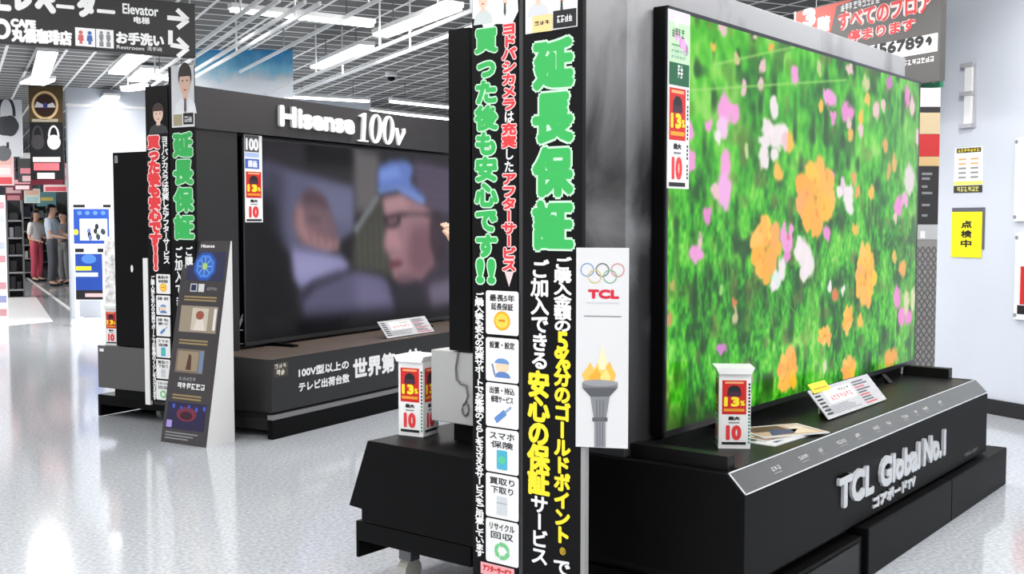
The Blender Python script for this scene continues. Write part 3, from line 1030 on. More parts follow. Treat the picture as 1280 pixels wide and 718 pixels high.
# leaflets
for k, (du, dn, ang, c1, c2, lab) in enumerate(((0.0, 0.0, 3, (206, 208, 212), (70, 62, 58), 'lowest brochure of the fan lying on the counter before the flower screen'),
                                           (0.05, -0.01, 16, (150, 120, 104), (206, 190, 170), 'middle brochure of the fan lying on the counter'),
                                           (0.10, 0.0, 30, (190, 160, 140), (96, 70, 60), 'top brochure with a brown cover, fanned over the others'))):
    o = T.world((0.165 + dn, 0.47 + du, 0.5627 + .004 * k))
    f2 = Frame(o[0], o[1], 38 + ang)
    t = thing('brochure', f2, (0, 0, 0.5627 + .004 * k), lab, 'brochure', 'brochures fanned out on the counter')
    pl = Plane(f2, (-.10, -.14, 0.5627 + .004 * k), (0, 1, 0), (-1, 0, 0))
    pl = Plane(f2, (.10, -.14, 0.5627 + .004 * k), (0, 1, 0), (-1, 0, 0))
    mb = MB()
    mb.rect(pl, (0, 0, .29, .20), 0, paper((214, 214, 218)), .0036)
    mb.rect(pl, (.01, .01, .28, .19), .0038, paper(c1))
    mb.rect(pl, (.02, .09, .18, .18), .0040, paper(c2))
    mb.poly(pl, [(.05, .02), (.15, .03), (.22, .10), (.10, .12)], .0042, paper((60, 70, 110)))
    mb.poly(pl, [(.16, .03), (.26, .02), (.25, .15), (.2, .13)], .0042, paper((220, 200, 180)))
    for j in range(4):
        mb.rect(pl, (.20, .12 + j * .014, .27, .126 + j * .014), .0044, WHITE)
    mb.build('cover', t)


def leaning_card(fr, u0, u1, n, z, h, label, tagu=None, back=0.09):
    """white price plate standing in a slanted holder."""
    pl = Plane(fr, (n, u0, z + .004), (0, 1, 0), (-back, 0, h))
    L = math.hypot(back, h)
    wd = u1 - u0
    t = thing('price_plate', fr, (n, (u0 + u1) / 2, z), label, 'price plate')
    mb = MB()
    mb.rect(pl, (0, 0, wd, L), 0, pbr('plate_white', (186, 186, 190), 0.4, noise=.1, scale=60), .004)
    mb.build('plate', t)
    mb = MB()
    mb.prism([(n - back, z), (n - back - .006, z), (n - back - .006, z + h * .85), (n - back + .004, z + h * .92)], u0 + wd * .2, u0 + wd * .8, WHITEP)
    mb.build('support', t)
    mb = MB()
    r = random.Random(int(u0 * 100))
    mb.rect(pl, (wd * .18, L * .42, wd * .62, L * .88), .0045, WHITE)
    mb.scribble(pl, (wd * .22, L * .50, wd * .58, L * .66), .005, paper((214, 110, 116)), 7, 3)
    mb.scribble(pl, (wd * .40, L * .74, wd * .58, L * .82), .005, INK, 4, 5)
    for j in range(5):
        y = L * (.10 + j * .055)
        mb.rect(pl, (wd * .06, y, wd * r.uniform(.4, .6), y + L * .03), .0045, GREY)
    for j in range(9):
        y = L * (.08 + j * .095)
        mb.rect(pl, (wd * .66, y, wd * r.uniform(.8, .96), y + L * .05), .0045, paper((90, 90, 96)) if j % 3 else paper((196, 90, 96)))
    for j in range(7):
        y = L * (.12 + j * .12)
        mb.rect(pl, (wd * .03, y, wd * .12, y + L * .06), .0045, INK)
    mb.build('print', t)
    if tagu is not None:
        mb = MB()
        mb.rect(pl, (tagu[0], L * .86, tagu[1], L * 1.18), .006, YEL, .002)
        mb.rect(pl, (tagu[0] + .02, L * .96, tagu[1] - .02, L * 1.0), .0085, paper((180, 120, 40)))
        mb.build('yellow_tag', t, label='small yellow tag')
    return t


leaning_card(T, 0.93, 1.58, 0.205, 0.5625, 0.105, 'white price plate with yellow tag leaning before the flower screen', (0.03, 0.20))

# ---- the counter on the other side of the same island
t = thing('display_counter', T, (-0.74, 1.0, 0), 'black counter with an outward slanting side, left behind the tall signs', 'counter')
MB().prism([(-0.46, 0.255), (-1.0, 0.255), (-1.0, 0.30), (-1.066, 0.304), (-0.966, 0.558), (-0.46, 0.558)], -0.46, 2.45, BLACK).build('body', t, bevel=.004)
MB().prism([(-1.035, 0.115), (-1.02, 0.115), (-1.02, 0.18), (-0.48, 0.18), (-0.48, 0.252), (-1.035, 0.252)], -0.455, 2.5, BLACK).build('plinth', t, bevel=.004)
for u, n in ((-.28, -.93), (-.28, -.56), (2.2, -.93)):
    mb = MB()
    mb.tube([(n - .022, u, .045), (n + .022, u, .045)], .045, pbr('caster_white', (206, 204, 196), .5), n=16)
    mb.box(n - .03, n + .03, u - .025, u + .025, .085, .181, STEEL)
    mb.build('caster', t, smooth=False)
price_tower(T, -0.907, -0.25, 0.558, 0.054, 0.054, 0.30, 'white and red price tower on the slanted counter left of the grey box', -10)
# grey equipment box with its hanging cable
bx = face_u(T, -0.29)
s0, t0, s1, t1 = bx.box(539, 438, 596, 540)
t = thing('equipment_box', T, (s0 + .14, -0.15, 0.558), 'plain grey box with a thin hanging cable under the black screen edge', 'box')
MB().box(s0, s0 + .32, -0.29, 0.05, t0 + .03, t1 - .005, pbr('box_grey', (168, 168, 168), .5)).build('casing', t, bevel=.003)
MB().box(s0 + .075, s0 + .30, -0.25, 0.02, 0.558, t0 + .035, BLACK).build('foot', t)
cb = [bx.st(574, 440), bx.st(571, 460), bx.st(572, 474), bx.st(577, 480), bx.st(584, 482), bx.st(586, 495), bx.st(583, 505)]
loop = [bx.st(583 + 4 * math.sin(k * .785), 512 - 8 * math.cos(k * .785)) for k in range(9)]
MB().tube([tuple(bx.pt(a, b_, .006)) for a, b_ in cb + loop], .0035, pbr('cable_grey', (92, 92, 94), .5), n=6).build('cable', t, smooth=True)
# the neighbouring screen seen edge-on
t = thing('television', T, (-0.5, 1.0, 0.88), 'tall black television seen edge-on above the grey box', 'television')
pz = face_u(T, -0.30)
e0 = pz.st(560.5, 240)[0]
ztop = pz.st(576, 35)[1]
MB().box(e0, e0 + 0.10, -0.30, 1.95, t1, ztop, GLOSSBLACK).build('housing', t, bevel=.004)
MB().box(e0 - .006, e0 - .001, -0.29, 1.94, t1 + .02, ztop - .01, pbr('dark_glass', (8, 8, 10), .1)).build('screen', t)
MB().box(e0 + .01, e0 + .09, 0.6, 0.9, 0.558, t1, BLACK).build('stand', t)

# ------------------------------------------------------------------ far island with the dark picture
t = thing('display_counter', HI, (-0.25, 1.4, 0), 'dark grey counter with white writing under the dark picture screen', 'counter')
MB().box(-0.54, 0.0, 0.0, 2.95, 0.165, 0.498, pbr('counter_charcoal', (26, 26, 27), .4, noise=.06, scale=4)).build('body', t, bevel=.003)
MB().box(-0.54, 0.002, -0.002, 2.95, 0.498, 0.507, pbr('brown_grey_top', (98, 86, 78), .35, noise=.08, scale=5)).build('top', t)
MB().box(-0.5, -0.02, 0.03, 2.9, 0.12, 0.166, DARK).build('riser', t)
mb = MB().box(-0.03, 0.012, -0.006, 2.98, 0.0, 0.122, BLACK)
mb.box(-0.55, -0.03, 0.02, 2.9, 0.05, 0.122, DARK)
mb.build('plinth', t)
MB().box(-0.03, 0.013, -0.006, 2.98, 0.122, 0.150, pbr('plinth_strip', (128, 128, 130), .3, metal=.3)).build('silver_strip', t)
ph_ = face_n(HI, 0.0)
mb = MB()
mb.text(ph_, '100V型以上の', (0.256, 0.355, 0.775, 0.418), .001, WHITE, bold=.003)
mb.text(ph_, 'テレビ出荷台数', (0.254, 0.262, 0.78, 0.325), .001, WHITE, bold=.003)
mb.text(ph_, '世界第', (0.82, 0.272, 1.31, 0.418), .001, WHITE, bold=.007)
mb.text(ph_, '1位', (1.36, 0.272, 1.66, 0.418), .001, WHITE, bold=.007)
b = (0.02, 0.385, 0.155, 0.475)
mb.rect(ph_, b, .0008, paper((70, 66, 58)))
mb.scribble(ph_, (0.03, .44, .145, .466), .0014, paper((200, 196, 190)), 3, 2)
mb.scribble(ph_, (0.045, .395, .125, .43), .0014, paper((230, 226, 214)), 2, 9)
mb.build('lettering', t)
# partition with the overhanging top board
NF, NT = -0.46, -0.49
t = thing('display_wall', HI, (-0.6, 1.3, 0), 'charcoal surround with white raised lettering over the dark picture screen', 'partition')
MB().box(-0.95, -0.56, -0.07, 2.95, 0.156, 2.10, CHAR).build('back_panel', t)
fz = face_n(HI, NF)
fl_ = fz.st(243, 130)[0]
FZ0, FZ1 = fz.st(243, 160)[1], fz.st(243, 107)[1]
tb = MB().box(NF - .05, NF, fl_, 2.95, FZ0, FZ1, CHAR)
tb.box(-0.95, NF - .05, -0.07, 2.95, FZ0, FZ1 - .005, CHAR)
tb.build('top_board', t)
MB().box(-0.56, NF - .02, fl_, .24, 0.51, FZ0, pbr('dark_side_panel', (30, 29, 31), .4)).build('side_panel', t)
pt_ = face_n(HI, NF + .002)
mb = MB()
hs = (pt_.st(347, 145)[0], (pt_.st(347, 158)[1] + pt_.st(440, 169)[1]) / 2, pt_.st(441, 155)[0], pt_.st(347, 131)[1])
mb.text(pt_, 'Hisense', hs, .0, WHITEP, bold=.012, ext=.02)
# serif '100v'
def serif_100v(mb, pl, s0, t0, s1, t1):
    w_, h = (s1 - s0) / 3.55, t1 - t0
    SL = .18

    def P(x, y):
        return (s0 + x * w_ + SL * y * h * .5, t0 + y * h)
    mb.poly(pl, [P(.30, 0), P(.55, 0), P(.55, 1), P(.42, 1), P(.1, .88), P(.1, .84), P(.30, .86)], 0, WHITEP, .018)
    mb.poly(pl, [P(.08, 0), P(.78, 0), P(.78, .05), P(.08, .05)], 0, WHITEP, .0175)
    for c in (1.28, 2.18):
        n_ = 24
        for i in range(n_):
            a, b2 = 2 * math.pi * i / n_, 2 * math.pi * (i + 1) / n_
            qs = []
            for ang in (a, b2):
                qs.append((P(c + .42 * math.cos(ang), .5 + .52 * math.sin(ang)), P(c + .20 * math.cos(ang), .5 + .45 * math.sin(ang))))
            mb.poly(pl, [qs[0][0], qs[1][0], qs[1][1], qs[0][1]], 0, WHITEP, .018)
    mb.poly(pl, [P(2.62, .62), P(2.86, .62), P(3.06, .22), P(3.02, 0), P(2.90, 0)], 0, WHITEP, .018)
    mb.poly(pl, [P(2.90, 0), P(3.02, 0), P(3.44, .50), P(3.40, .64), P(3.22, .62), P(3.26, .5), P(3.04, .16)], 0, WHITEP, .0175)


mb.build('lettering', t)
mb = MB()
serif_100v(mb, pt_, pt_.st(444, 158)[0], pt_.st(460, 178)[1], pt_.st(506, 165)[0], pt_.st(450, 141)[1])
mb.build('lettering', t)

# the dark picture
t = thing('television', HI, (NT, 1.25, 0.507), 'large television with a dark picture of a woman and a baby, on the farther island', 'television')
pv = face_n(HI, NT)
HU0 = pv.st(304, 300)[0]
HW, HZ0, HZ1 = 2.52, max(.527, pv.st(309, 438)[1]), pv.st(305, 171)[1]
MB().box(NT - .05, NT - .001, HU0, HU0 + HW, HZ0, HZ1, GLOSSBLACK).build('housing', t, bevel=.003)
mb = MB()
for b in ((HU0, HZ0, HU0 + HW, HZ0 + .026), (HU0, HZ1 - .012, HU0 + HW, HZ1), (HU0, HZ0, HU0 + .012, HZ1), (HU0 + HW - .012, HZ0, HU0 + HW, HZ1)):
    mb.rect(pv, b, -.002, pbr('grey_bezel', (58, 58, 60), .3, metal=.5), .006)
mb.build('bezel', t)
for u in (0.55, 2.2):
    mb = MB()
    mb.prism([(NT - .04, .5075), (NT - .04, HZ0 + .005), (NT, HZ0 + .005), (NT + .2, .520), (NT + .2, .5075)], u, u + .05, GLOSSBLACK)
    mb.build('foot', t)
HB = (HU0 + .012, HZ0 + .026, HU0 + HW - .012, HZ1 - .012)
h_, w2 = 150, 270


def drama():
    X, Y = np.meshgrid(np.linspace(HB[0], HB[2], w2), np.linspace(HB[1], HB[3], h_))
    img = np.zeros((h_, w2, 3)) + np.array([24, 23, 27]) / 255

    def Z(x, y):                       # a point read from an enlargement of the picture
        return pv.st(300 + x / 2.76, 160 + y / 2.76)

    def pg(pts, c, soft=6, amt=1.0):
        q = [Z(*p_) for p_ in pts]
        m_ = np.zeros((h_, w2), bool)
        for (xa, ya), (xb, yb) in zip(q, q[1:] + q[:1]):
            cond = (ya > Y) != (yb > Y)
            with np.errstate(divide='ignore', invalid='ignore'):
                xi = (xb - xa) * (Y - ya) / (yb - ya) + xa
            m_ ^= cond & (X < xi)
        sf = max(2, (soft * 3) // 4)
        mixc(img, blurbox(blurbox(m_.astype(float), sf), sf) * amt, tuple(min(255, v_ * 1.12) for v_ in c))

    # room behind, then bed, baby, blanket, woman
    pg([(60, 40), (725, 90), (725, 330), (60, 260)], (38, 36, 40), 8)
    pg([(390, 70), (480, 90), (475, 290), (398, 290)], (88, 84, 86), 6)
    pg([(225, 55), (385, 75), (385, 135), (225, 125)], (14, 13, 17), 6)
    pg([(75, 112), (200, 150), (392, 205), (394, 360), (300, 420), (160, 430), (80, 330)], (80, 80, 104), 4)
    pg([(240, 190), (392, 212), (392, 330), (330, 330)], (98, 100, 126), 7, .7)
    pg([(75, 125), (150, 145), (150, 320), (80, 330)], (52, 50, 66), 9, .9)
    pg([(240, 215), (290, 238), (325, 320), (345, 400), (300, 430), (210, 400), (180, 320), (200, 250)], (96, 76, 84), 5)
    pg([(215, 222), (250, 214), (292, 240), (310, 280), (262, 262), (220, 262)], (66, 50, 58), 4, .8)
    pg([(195, 262), (218, 280), (226, 335), (280, 370), (340, 392), (345, 425), (300, 428), (225, 400), (192, 350)], (140, 106, 108), 4, .9)
    for k in range(4):
        pg([(238 + k * 26, 352 + k * 8), (244 + k * 26, 352 + k * 8), (250 + k * 26, 392 + k * 8), (243 + k * 26, 392 + k * 8)], (84, 62, 66), 2, .6)
    pg([(228, 300), (300, 310), (318, 372), (240, 350)], (108, 84, 90), 5, .7)
    pg([(240, 305), (282, 318), (280, 326), (240, 314)], (56, 42, 50), 2, .7)
    pg([(170, 412), (240, 420), (350, 440), (384, 478), (330, 520), (210, 560), (185, 520)], (118, 116, 152), 5)
    pg([(180, 440), (300, 450), (350, 470), (240, 520), (190, 520)], (140, 138, 172), 7, .6)
    pg([(205, 560), (330, 505), (400, 490), (500, 515), (545, 600), (540, 650), (220, 672)], (76, 73, 98), 6)
    pg([(195, 590), (250, 530), (345, 498), (352, 512), (262, 548), (215, 605)], (38, 36, 48), 4, .9)
    pg([(395, 500), (480, 510), (525, 590), (500, 640), (400, 630)], (98, 94, 122), 10, .8)
    pg([(395, 350), (480, 225), (500, 320), (520, 430), (530, 520), (480, 500), (385, 480)], (56, 55, 50), 4)
    for k in range(5):
        pg([(405 + k * 20, 360 - k * 16), (412 + k * 20, 360 - k * 16), (420 + k * 20, 490), (410 + k * 20, 490)], (82, 82, 72), 3, .5)
    pg([(388, 350), (470, 228), (484, 240), (404, 366)], (104, 108, 112), 3, .9)
    pg([(600, 105), (725, 140), (725, 330), (620, 260)], (62, 54, 70), 5)
    for k in range(7):
        pg([(560, 128 + k * 24), (725, 150 + k * 21), (725, 157 + k * 21), (560, 136 + k * 24)], (112, 100, 126), 2, .6)
    pg([(640, 290), (725, 300), (725, 640), (560, 640), (540, 540), (660, 470)], (48, 40, 52), 6)
    pg([(487, 240), (560, 225), (620, 250), (668, 300), (690, 370), (672, 462), (625, 524), (560, 540), (528, 520), (520, 470), (512, 440), (494, 408), (508, 345)], (132, 100, 108), 4)
    pg([(500, 250), (560, 235), (590, 275), (500, 292)], (156, 122, 126), 5, .8)
    pg([(500, 355), (540, 350), (560, 420), (505, 412)], (160, 120, 124), 4, .7)
    pg([(590, 340), (690, 330), (680, 470), (620, 522), (575, 470)], (98, 68, 78), 9, .85)
    pg([(535, 500), (610, 500), (590, 540), (545, 540)], (92, 66, 76), 5, .7)
    pg([(478, 135), (520, 115), (575, 112), (600, 140), (585, 185), (640, 245), (620, 255), (545, 208), (476, 222)], (86, 108, 168), 4)
    pg([(480, 150), (540, 135), (560, 165), (478, 185)], (112, 138, 200), 5, .7)
    pg([(476, 212), (545, 198), (640, 250), (632, 262), (540, 214), (478, 226)], (110, 136, 196), 2, .8)
    pg([(486, 308), (560, 292), (690, 296), (690, 306), (600, 302), (556, 304), (552, 334), (530, 346), (505, 340), (496, 318)], (40, 30, 36), 2, .9)
    pg([(506, 316), (544, 308), (542, 328), (514, 334)], (120, 92, 100), 2, .8)
    pg([(512, 460), (548, 456), (566, 466), (545, 482), (520, 482)], (84, 40, 50), 3, .9)
    pg([(655, 300), (690, 300), (712, 450), (675, 470), (655, 400)], (44, 32, 40), 5, .85)
    pg([(520, 545), (620, 530), (640, 640), (540, 640)], (36, 33, 42), 6)
    pg([(650, 540), (725, 520), (725, 620), (660, 640)], (92, 84, 102), 6)
    pg([(88, 657), (118, 655), (118, 686), (88, 688)], (62, 61, 64), 2, .8)
    pg([(124, 660), (156, 656), (158, 680), (126, 684)], (58, 57, 60), 2, .8)
    pg([(55, 220), (110, 240), (160, 420), (185, 660), (55, 700)], (13, 12, 16), 9, .85)
    pg([(55, 655), (725, 610), (725, 720), (55, 760)], (12, 12, 15), 7, .8)
    return srgb2lin(img)


screen_mesh('drama', t, pv, HB, drama(), 1.0)
# price strip on the left edge of that screen
pc = face_n(HI, NT + .007)
s0, s1 = pc.st(305.5, 220)[0], pc.st(327.5, 220)[0]
z0, zm, zt = pc.st(316, 278)[1], pc.st(316, 213)[1], pc.st(314, 169)[1]
t = thing('price_card', HI, (NT + .007, (s0 + s1) / 2, z0), 'narrow white, blue and red price card on the left edge of the dark screen', 'price card')
MB().rect(pc, (s0, z0, s1, zt), 0, WHITE, .003).build('card', t)
mb = MB()
mb.rect(pc, (s0 + .002, zm + .12, s1 - .03, zt - .002), .0034, paper((70, 72, 78)))
mb.text(pc, '100', (s0 + .012, zm + .13, s1 - .035, zt - .02), .0038, WHITE, bold=.005)
mb.rect(pc, (s0 + .004, zm + .01, s1 - .03, zm + .075), .0034, paper((70, 100, 190)))
mb.text(pc, '録画', (s0 + .03, zm + .018, s1 - .05, zm + .066), .0038, WHITE, bold=.002)
mb.rect(pc, (s0 + .004, zm + .085, s1 - .03, zm + .115), .0034, paper((170, 190, 230)))
price_faces(mb, pc, (s0 + .002, z0 + .002, s1 - .004, zm - .003), .0034)
mb.build('print', t)
pl_ = leaning_card(HI, 1.29, 1.90, -0.05, 0.507, 0.115, 'white price plate leaning on the counter below the dark screen', None)
# white cables at the left of the dark screen
mb = MB()
pk = face_n(HI, NT - .02)
for k, pts in enumerate(([(309, 381), (303, 398), (297, 413), (292, 424), (287, 430)], [(307, 383), (300, 400), (296, 412)], [(296, 413), (303, 413), (307, 416)], [(296, 418), (296, 426), (299, 430), (309, 430)])):
    mb.tube([tuple(pk.pt(*pk.st(*q), .004 + .001 * k)) for q in pts], .004, pbr('cable_white', (150, 150, 150), .5), n=6)
mb.build('cable', fr=HI, o=(NT, 0.1, .6), smooth=True, label='thin pale cables hanging at the lower left of the dark screen', cat='cable')

# ---- signs of the far island
UH = -0.185
ph2 = face_u(HI, UH)
zb = ph2.st(205, 503)[1]
x0, x1, x2 = ph2.st(184.5, 300)[0], ph2.st(213, 300)[0], ph2.st(243.5, 300)[0]
zt = ph2.st(228, 82)[1]
zl = ph2.st(199, 107)[1]
t = thing('sign_board', HI, ((x1 + x2) / 2, UH, zb), 'black sign with green characters and a portrait, on the far island end', 'sign')
MB().box(x1 + .004, x2, UH + .001, UH + .025, zb, zt, BOARD).build('board', t, bevel=.002)
mb = MB()
b = ph2.box(214.5, 82, 243, 159)
mb.rect(ph2, b, .0006, paper((228, 230, 234)))
bust(mb, ph2, (b[0] + b[2]) / 2 + .02, b[1] + .08, .19, .32, .001, (238, 198, 178), (50, 42, 40), (240, 242, 246), (110, 90, 100))
mb.rect(ph2, (b[0] + .015, b[1] + .01, b[0] + .09, b[1] + .08), .003, paper((170, 160, 130)))
mb.rect(ph2, (b[0] + .10, b[1] + .015, b[2] - .01, b[1] + .085), .003, INK)
mb.scribble(ph2, (b[0] + .11, b[1] + .03, b[2] - .02, b[1] + .065), .0034, WHITE, 4, 4)
mb.build('photo_print', t)
a = ph2.box(216, 164, 243, 301)
mb = MB()
hh = (a[3] - a[1]) / 4
for k, ch in enumerate('延長保証'):
    b = (a[0] + .006, a[3] - (k + 1) * hh + .006, a[2] - .006, a[3] - k * hh - .006)
    mb.text(ph2, ch, (b[0] - .007, b[1] - .007, b[2] + .007, b[3] + .007), 0.0008, PALEG, bold=0.018)
    mb.text(ph2, ch, b, 0.0018, GREEN, bold=0.010)
mb.build('green_lettering', t)
mb = MB()
mb.vtext(ph2, 'ご購入金額の5%分', ph2.box(232, 308, 242, 420), 0.001, WHITE, bold=.002)
mb.vtext(ph2, 'ご加入できる', ph2.box(219, 308, 229, 400), 0.001, WHITE, bold=.002)
mb.build('lettering', t)
t = thing('sign_board', HI, ((x0 + x1) / 2, UH, zb), 'black sign with red vertical writing and a portrait, on the far island end', 'sign')
MB().box(x0, x1 - .004, UH + .001, UH + .025, zb, zl, BOARD).build('board', t, bevel=.002)
mb = MB()
b = ph2.box(187, 128, 209, 167)
bust(mb, ph2, (b[0] + b[2]) / 2, b[1], .17, b[3] - b[1], .001, (238, 206, 186), (70, 56, 50), (60, 60, 64))
mb.build('photo_print', t)
mb = MB()
rb = ph2.box(186, 170, 201, 337)
mb.vtext(ph2, '買った後も安心です!!', rb, .0008, paper((250, 220, 220)), bold=.016)
mb.vtext(ph2, '買った後も安心です!!', rb, .0018, RED, bold=.008)
mb.build('red_lettering', t)
mb = MB()
mb.vtext(ph2, 'ヨドバシカメラは充実したアフターサービス', ph2.box(203, 170, 211, 330), .0008, WHITE, bold=.0022, fill=1.1)
mb.vtext(ph2, 'ご購入後も安心の充実サポートでお客様のくらしをささえます', ph2.box(190, 345, 194.5, 500), .0008, WHITE, bold=.0015, fill=1.1)
mb.build('lettering', t)
service_boxes(t, ph2, [ph2.box(195.5, 343 + k * 26.6, 213, 343 + k * 26.6 + 24.5) for k in range(6)])

# black slab, grey box and plinth at the back end of the far island
t = thing('television', HI, (-1.2, 0.1, 0.51), 'tall black screen seen edge-on left of the red-lettered sign', 'television')
pq = face_u(HI, 0.0)
b = pq.box(143, 190, 188, 434)
MB().box(b[0], b[2], 0.0, 1.6, b[1] + .002, b[3], GLOSSBLACK).build('housing', t, bevel=.004)
mb = MB()
mb.rect(pq, (b[0] + .02, b[3] - .07, b[0] + .05, b[3] - .02), .001, GREY)
mb.build('sticker', t)
MB().oval(pq, *pq.st(165, 336), .012, .025, .001, WHITE).build('sticker', t)
b2 = pq.box(125.5, 434, 187, 487)
t = thing('equipment_box', HI, ((b2[0] + b2[2]) / 2, .1, b2[1]), 'dark grey box below the edge-on screen of the far island', 'box')
MB().box(b2[0], b2[2], -.02, .42, b2[1], b2[3], pbr('box_dark_grey', (86, 84, 84), .5)).build('casing', t, bevel=.003)
MB().rect(Plane(HI, (0, -.02, 0), (1, 0, 0), (0, 0, 1)), (b2[0] + .02, b2[3] - .04, b2[0] + .06, b2[3] - .02), .001, WHITE).build('sticker', t)
MB().box(b2[0] + .14, b2[2] - .03, .0, .40, 0.155, b2[1], BLACK).build('foot', t)
sb = face_u(HI, -.11).box(181.5, 323, 187.5, 497)
MB().box(sb[0], sb[2], -.12, -.10, .16, sb[3], WHITEP).build('white_strip', fr=HI, o=((sb[0] + sb[2]) / 2, -.11, .16), label='narrow white upright strip between the edge-on screen and the red-lettered sign', cat='strip')
t = thing('display_plinth', HI, (-1.1, 0.6, 0), 'low black plinth under the grey box of the far island', 'plinth')
pb = at_z(HI, 118, 519, 0.02)
MB().box(-1.60, -0.56, 0.05, 2.9, 0.085, 0.155, BLACK).build('deck', t, bevel=.004)
MB().box(-1.625, -1.60, 0.05, 2.9, 0.005, 0.155, BLACK).build('skirt', t)
mb = MB().tube([(-1.2, .22, .0425), (-1.16, .22, .0425)], .042, pbr('caster_grey', (160, 160, 160), .5), n=14)
mb.build('caster', t)
price_tower(HI, -1.452, 0.062, b2[3], 0.05, 0.045, 0.275, 'red and white price tower on the dark grey box, far left', -16)

# leaning floor standee
A, B = np.array([-2.162, 6.843]), np.array([-1.832, 6.646])
d = (B - A) / np.linalg.norm(B - A)
fs_ = Frame(A[0], A[1], math.degrees(math.atan2(-d[1], d[0])))
Wd = float(np.linalg.norm(B - A))
Dp, Hh = 0.235, 1.235
t = thing('floor_standee', fs_, (Wd / 2, .12, 0), 'dark leaning floor display with small pictures and a white side, left front', 'floor display')
mb = MB()
mb.add([(0, 0, 0), (Wd, 0, 0), (Wd, Dp, 0), (0, Dp, 0), (0, Dp - .01, Hh), (Wd, Dp - .01, Hh), (Wd, Dp, Hh), (0, Dp, Hh)],
       [(0, 3, 2, 1), (0, 1, 5, 4), (1, 2, 6, 5), (2, 3, 7, 6), (3, 0, 4, 7), (4, 5, 6, 7)], pbr('standee_white', (222, 222, 222), .5))
mb.build('wedge_stand', t)
pn = Plane(fs_, (0, 0, 0), (1, 0, 0), (0, Dp - .01, Hh))
LL = math.hypot(Dp - .01, Hh)
MB().rect(pn, (0, 0, Wd, LL), .0005, pbr('standee_dark', (58, 54, 56), .35), .006).build('front_panel', t)
mb = MB()


def FR(a, c, e, f_):
    return (a * Wd, c * LL, e * Wd, f_ * LL)


k0 = .0068
mb.text(pn, 'Hisense', FR(.38, .965, .68, .982), k0, WHITE, bold=.001)
mb.rect(pn, FR(.12, .80, .95, .945), k0, paper((46, 48, 78)))
for r_, c in ((.25, (40, 80, 160)), (.2, (70, 130, 220)), (.155, (60, 100, 190))):
    pts = [(Wd * (.52 + r_ * 1.05 * math.cos(a_)), LL * (.872 + r_ * .30 * math.sin(a_))) for a_ in [i * math.pi / 4 + math.pi / 8 for i in range(8)]]
    mb.poly(pn, pts, k0 + .0004 + (.25 - r_) * .004, paper(c))
mb.oval(pn, Wd * .52, LL * .872, Wd * .06, LL * .018, k0 + .0016, paper((160, 200, 120)))
for i in range(8):
    a_ = i * math.pi / 4
    mb.line(pn, [(Wd * (.52 + .07 * math.cos(a_)), LL * (.872 + .02 * math.sin(a_))), (Wd * (.52 + .15 * math.cos(a_)), LL * (.872 + .045 * math.sin(a_)))], .004, k0 + .0014, paper((150, 210, 240)))
mb.rect(pn, FR(.25, .745, .40, .785), k0, paper((190, 194, 206)))
mb.rect(pn, FR(.27, .750, .38, .780), k0 + .0004, paper((40, 44, 70)))
mb.rect(pn, FR(.43, .745, .56, .785), k0, paper((206, 206, 206)))
mb.scribble(pn, FR(.62, .755, .84, .77), k0, GREY, 5, 3)
for y in (.715, .70, .50, .485, .23, .215):
    mb.rect(pn, FR(.14, y, .86 if y > .5 else .78, y + .008), k0, paper((150, 130, 90)))
mb.rect(pn, FR(.10, .545, .92, .675), k0, paper((150, 138, 120)))
mb.rect(pn, FR(.36, .555, .72, .665), k0 + .0004, paper((196, 186, 172)))
mb.oval(pn, Wd * .54, LL * .63, Wd * .09, LL * .022, k0 + .0008, paper((150, 84, 66)))
mb.poly(pn, [(Wd * .42, LL * .555), (Wd * .68, LL * .555), (Wd * .62, LL * .61), (Wd * .48, LL * .61)], k0 + .0008, paper((214, 206, 196)))
mb.rect(pn, FR(.84, .56, .90, .665), k0 + .0004, paper((220, 220, 214)))
mb.rect(pn, FR(.12, .345, .74, .46), k0, paper((120, 106, 94)))
mb.rect(pn, FR(.16, .355, .62, .45), k0 + .0004, paper((150, 134, 112)))
mb.poly(pn, [(Wd * .36, LL * .36), (Wd * .48, LL * .36), (Wd * .46, LL * .43), (Wd * .40, LL * .44)], k0 + .0008, paper((84, 56, 44)))
mb.rect(pn, FR(.64, .35, .73, .455), k0 + .0004, paper((110, 130, 160)))
mb.scribble(pn, FR(.22, .268, .84, .296), k0, WHITE, 6, 12)
mb.scribble(pn, FR(.24, .308, .62, .325), k0, GREY, 5, 13)
mb.rect(pn, FR(.06, .07, .92, .20), k0, paper((44, 40, 72)))
mb.oval(pn, Wd * .5, LL * .145, Wd * .22, LL * .035, k0 + .0004, paper((120, 50, 66)))
mb.oval(pn, Wd * .5, LL * .138, Wd * .14, LL * .02, k0 + .0008, paper((60, 30, 44)))
mb.rect(pn, FR(.08, .075, .2, .11), k0 + .0004, paper((170, 150, 220)))
for r_ in range(5):
    mb.oval(pn, Wd * (.2 + .17 * r_), LL * (.18 - .008 * (r_ % 2)), Wd * .03, LL * .012, k0 + .0004, paper((70, 90, 190)))
for r_ in range(3):
    mb.rect(pn, FR(.08, .048 - r_ * .014, .8 - .1 * r_, .054 - r_ * .014), k0, GREY)
mb.scribble(pn, FR(.06, .86, .11, .94), k0, GREY, 1, 3)
mb.build('print', t)

# ------------------------------------------------------------------ overhead: lights, trays, hanging signs
TUBE = glow('lit_tube', (255, 255, 255), 6.0)


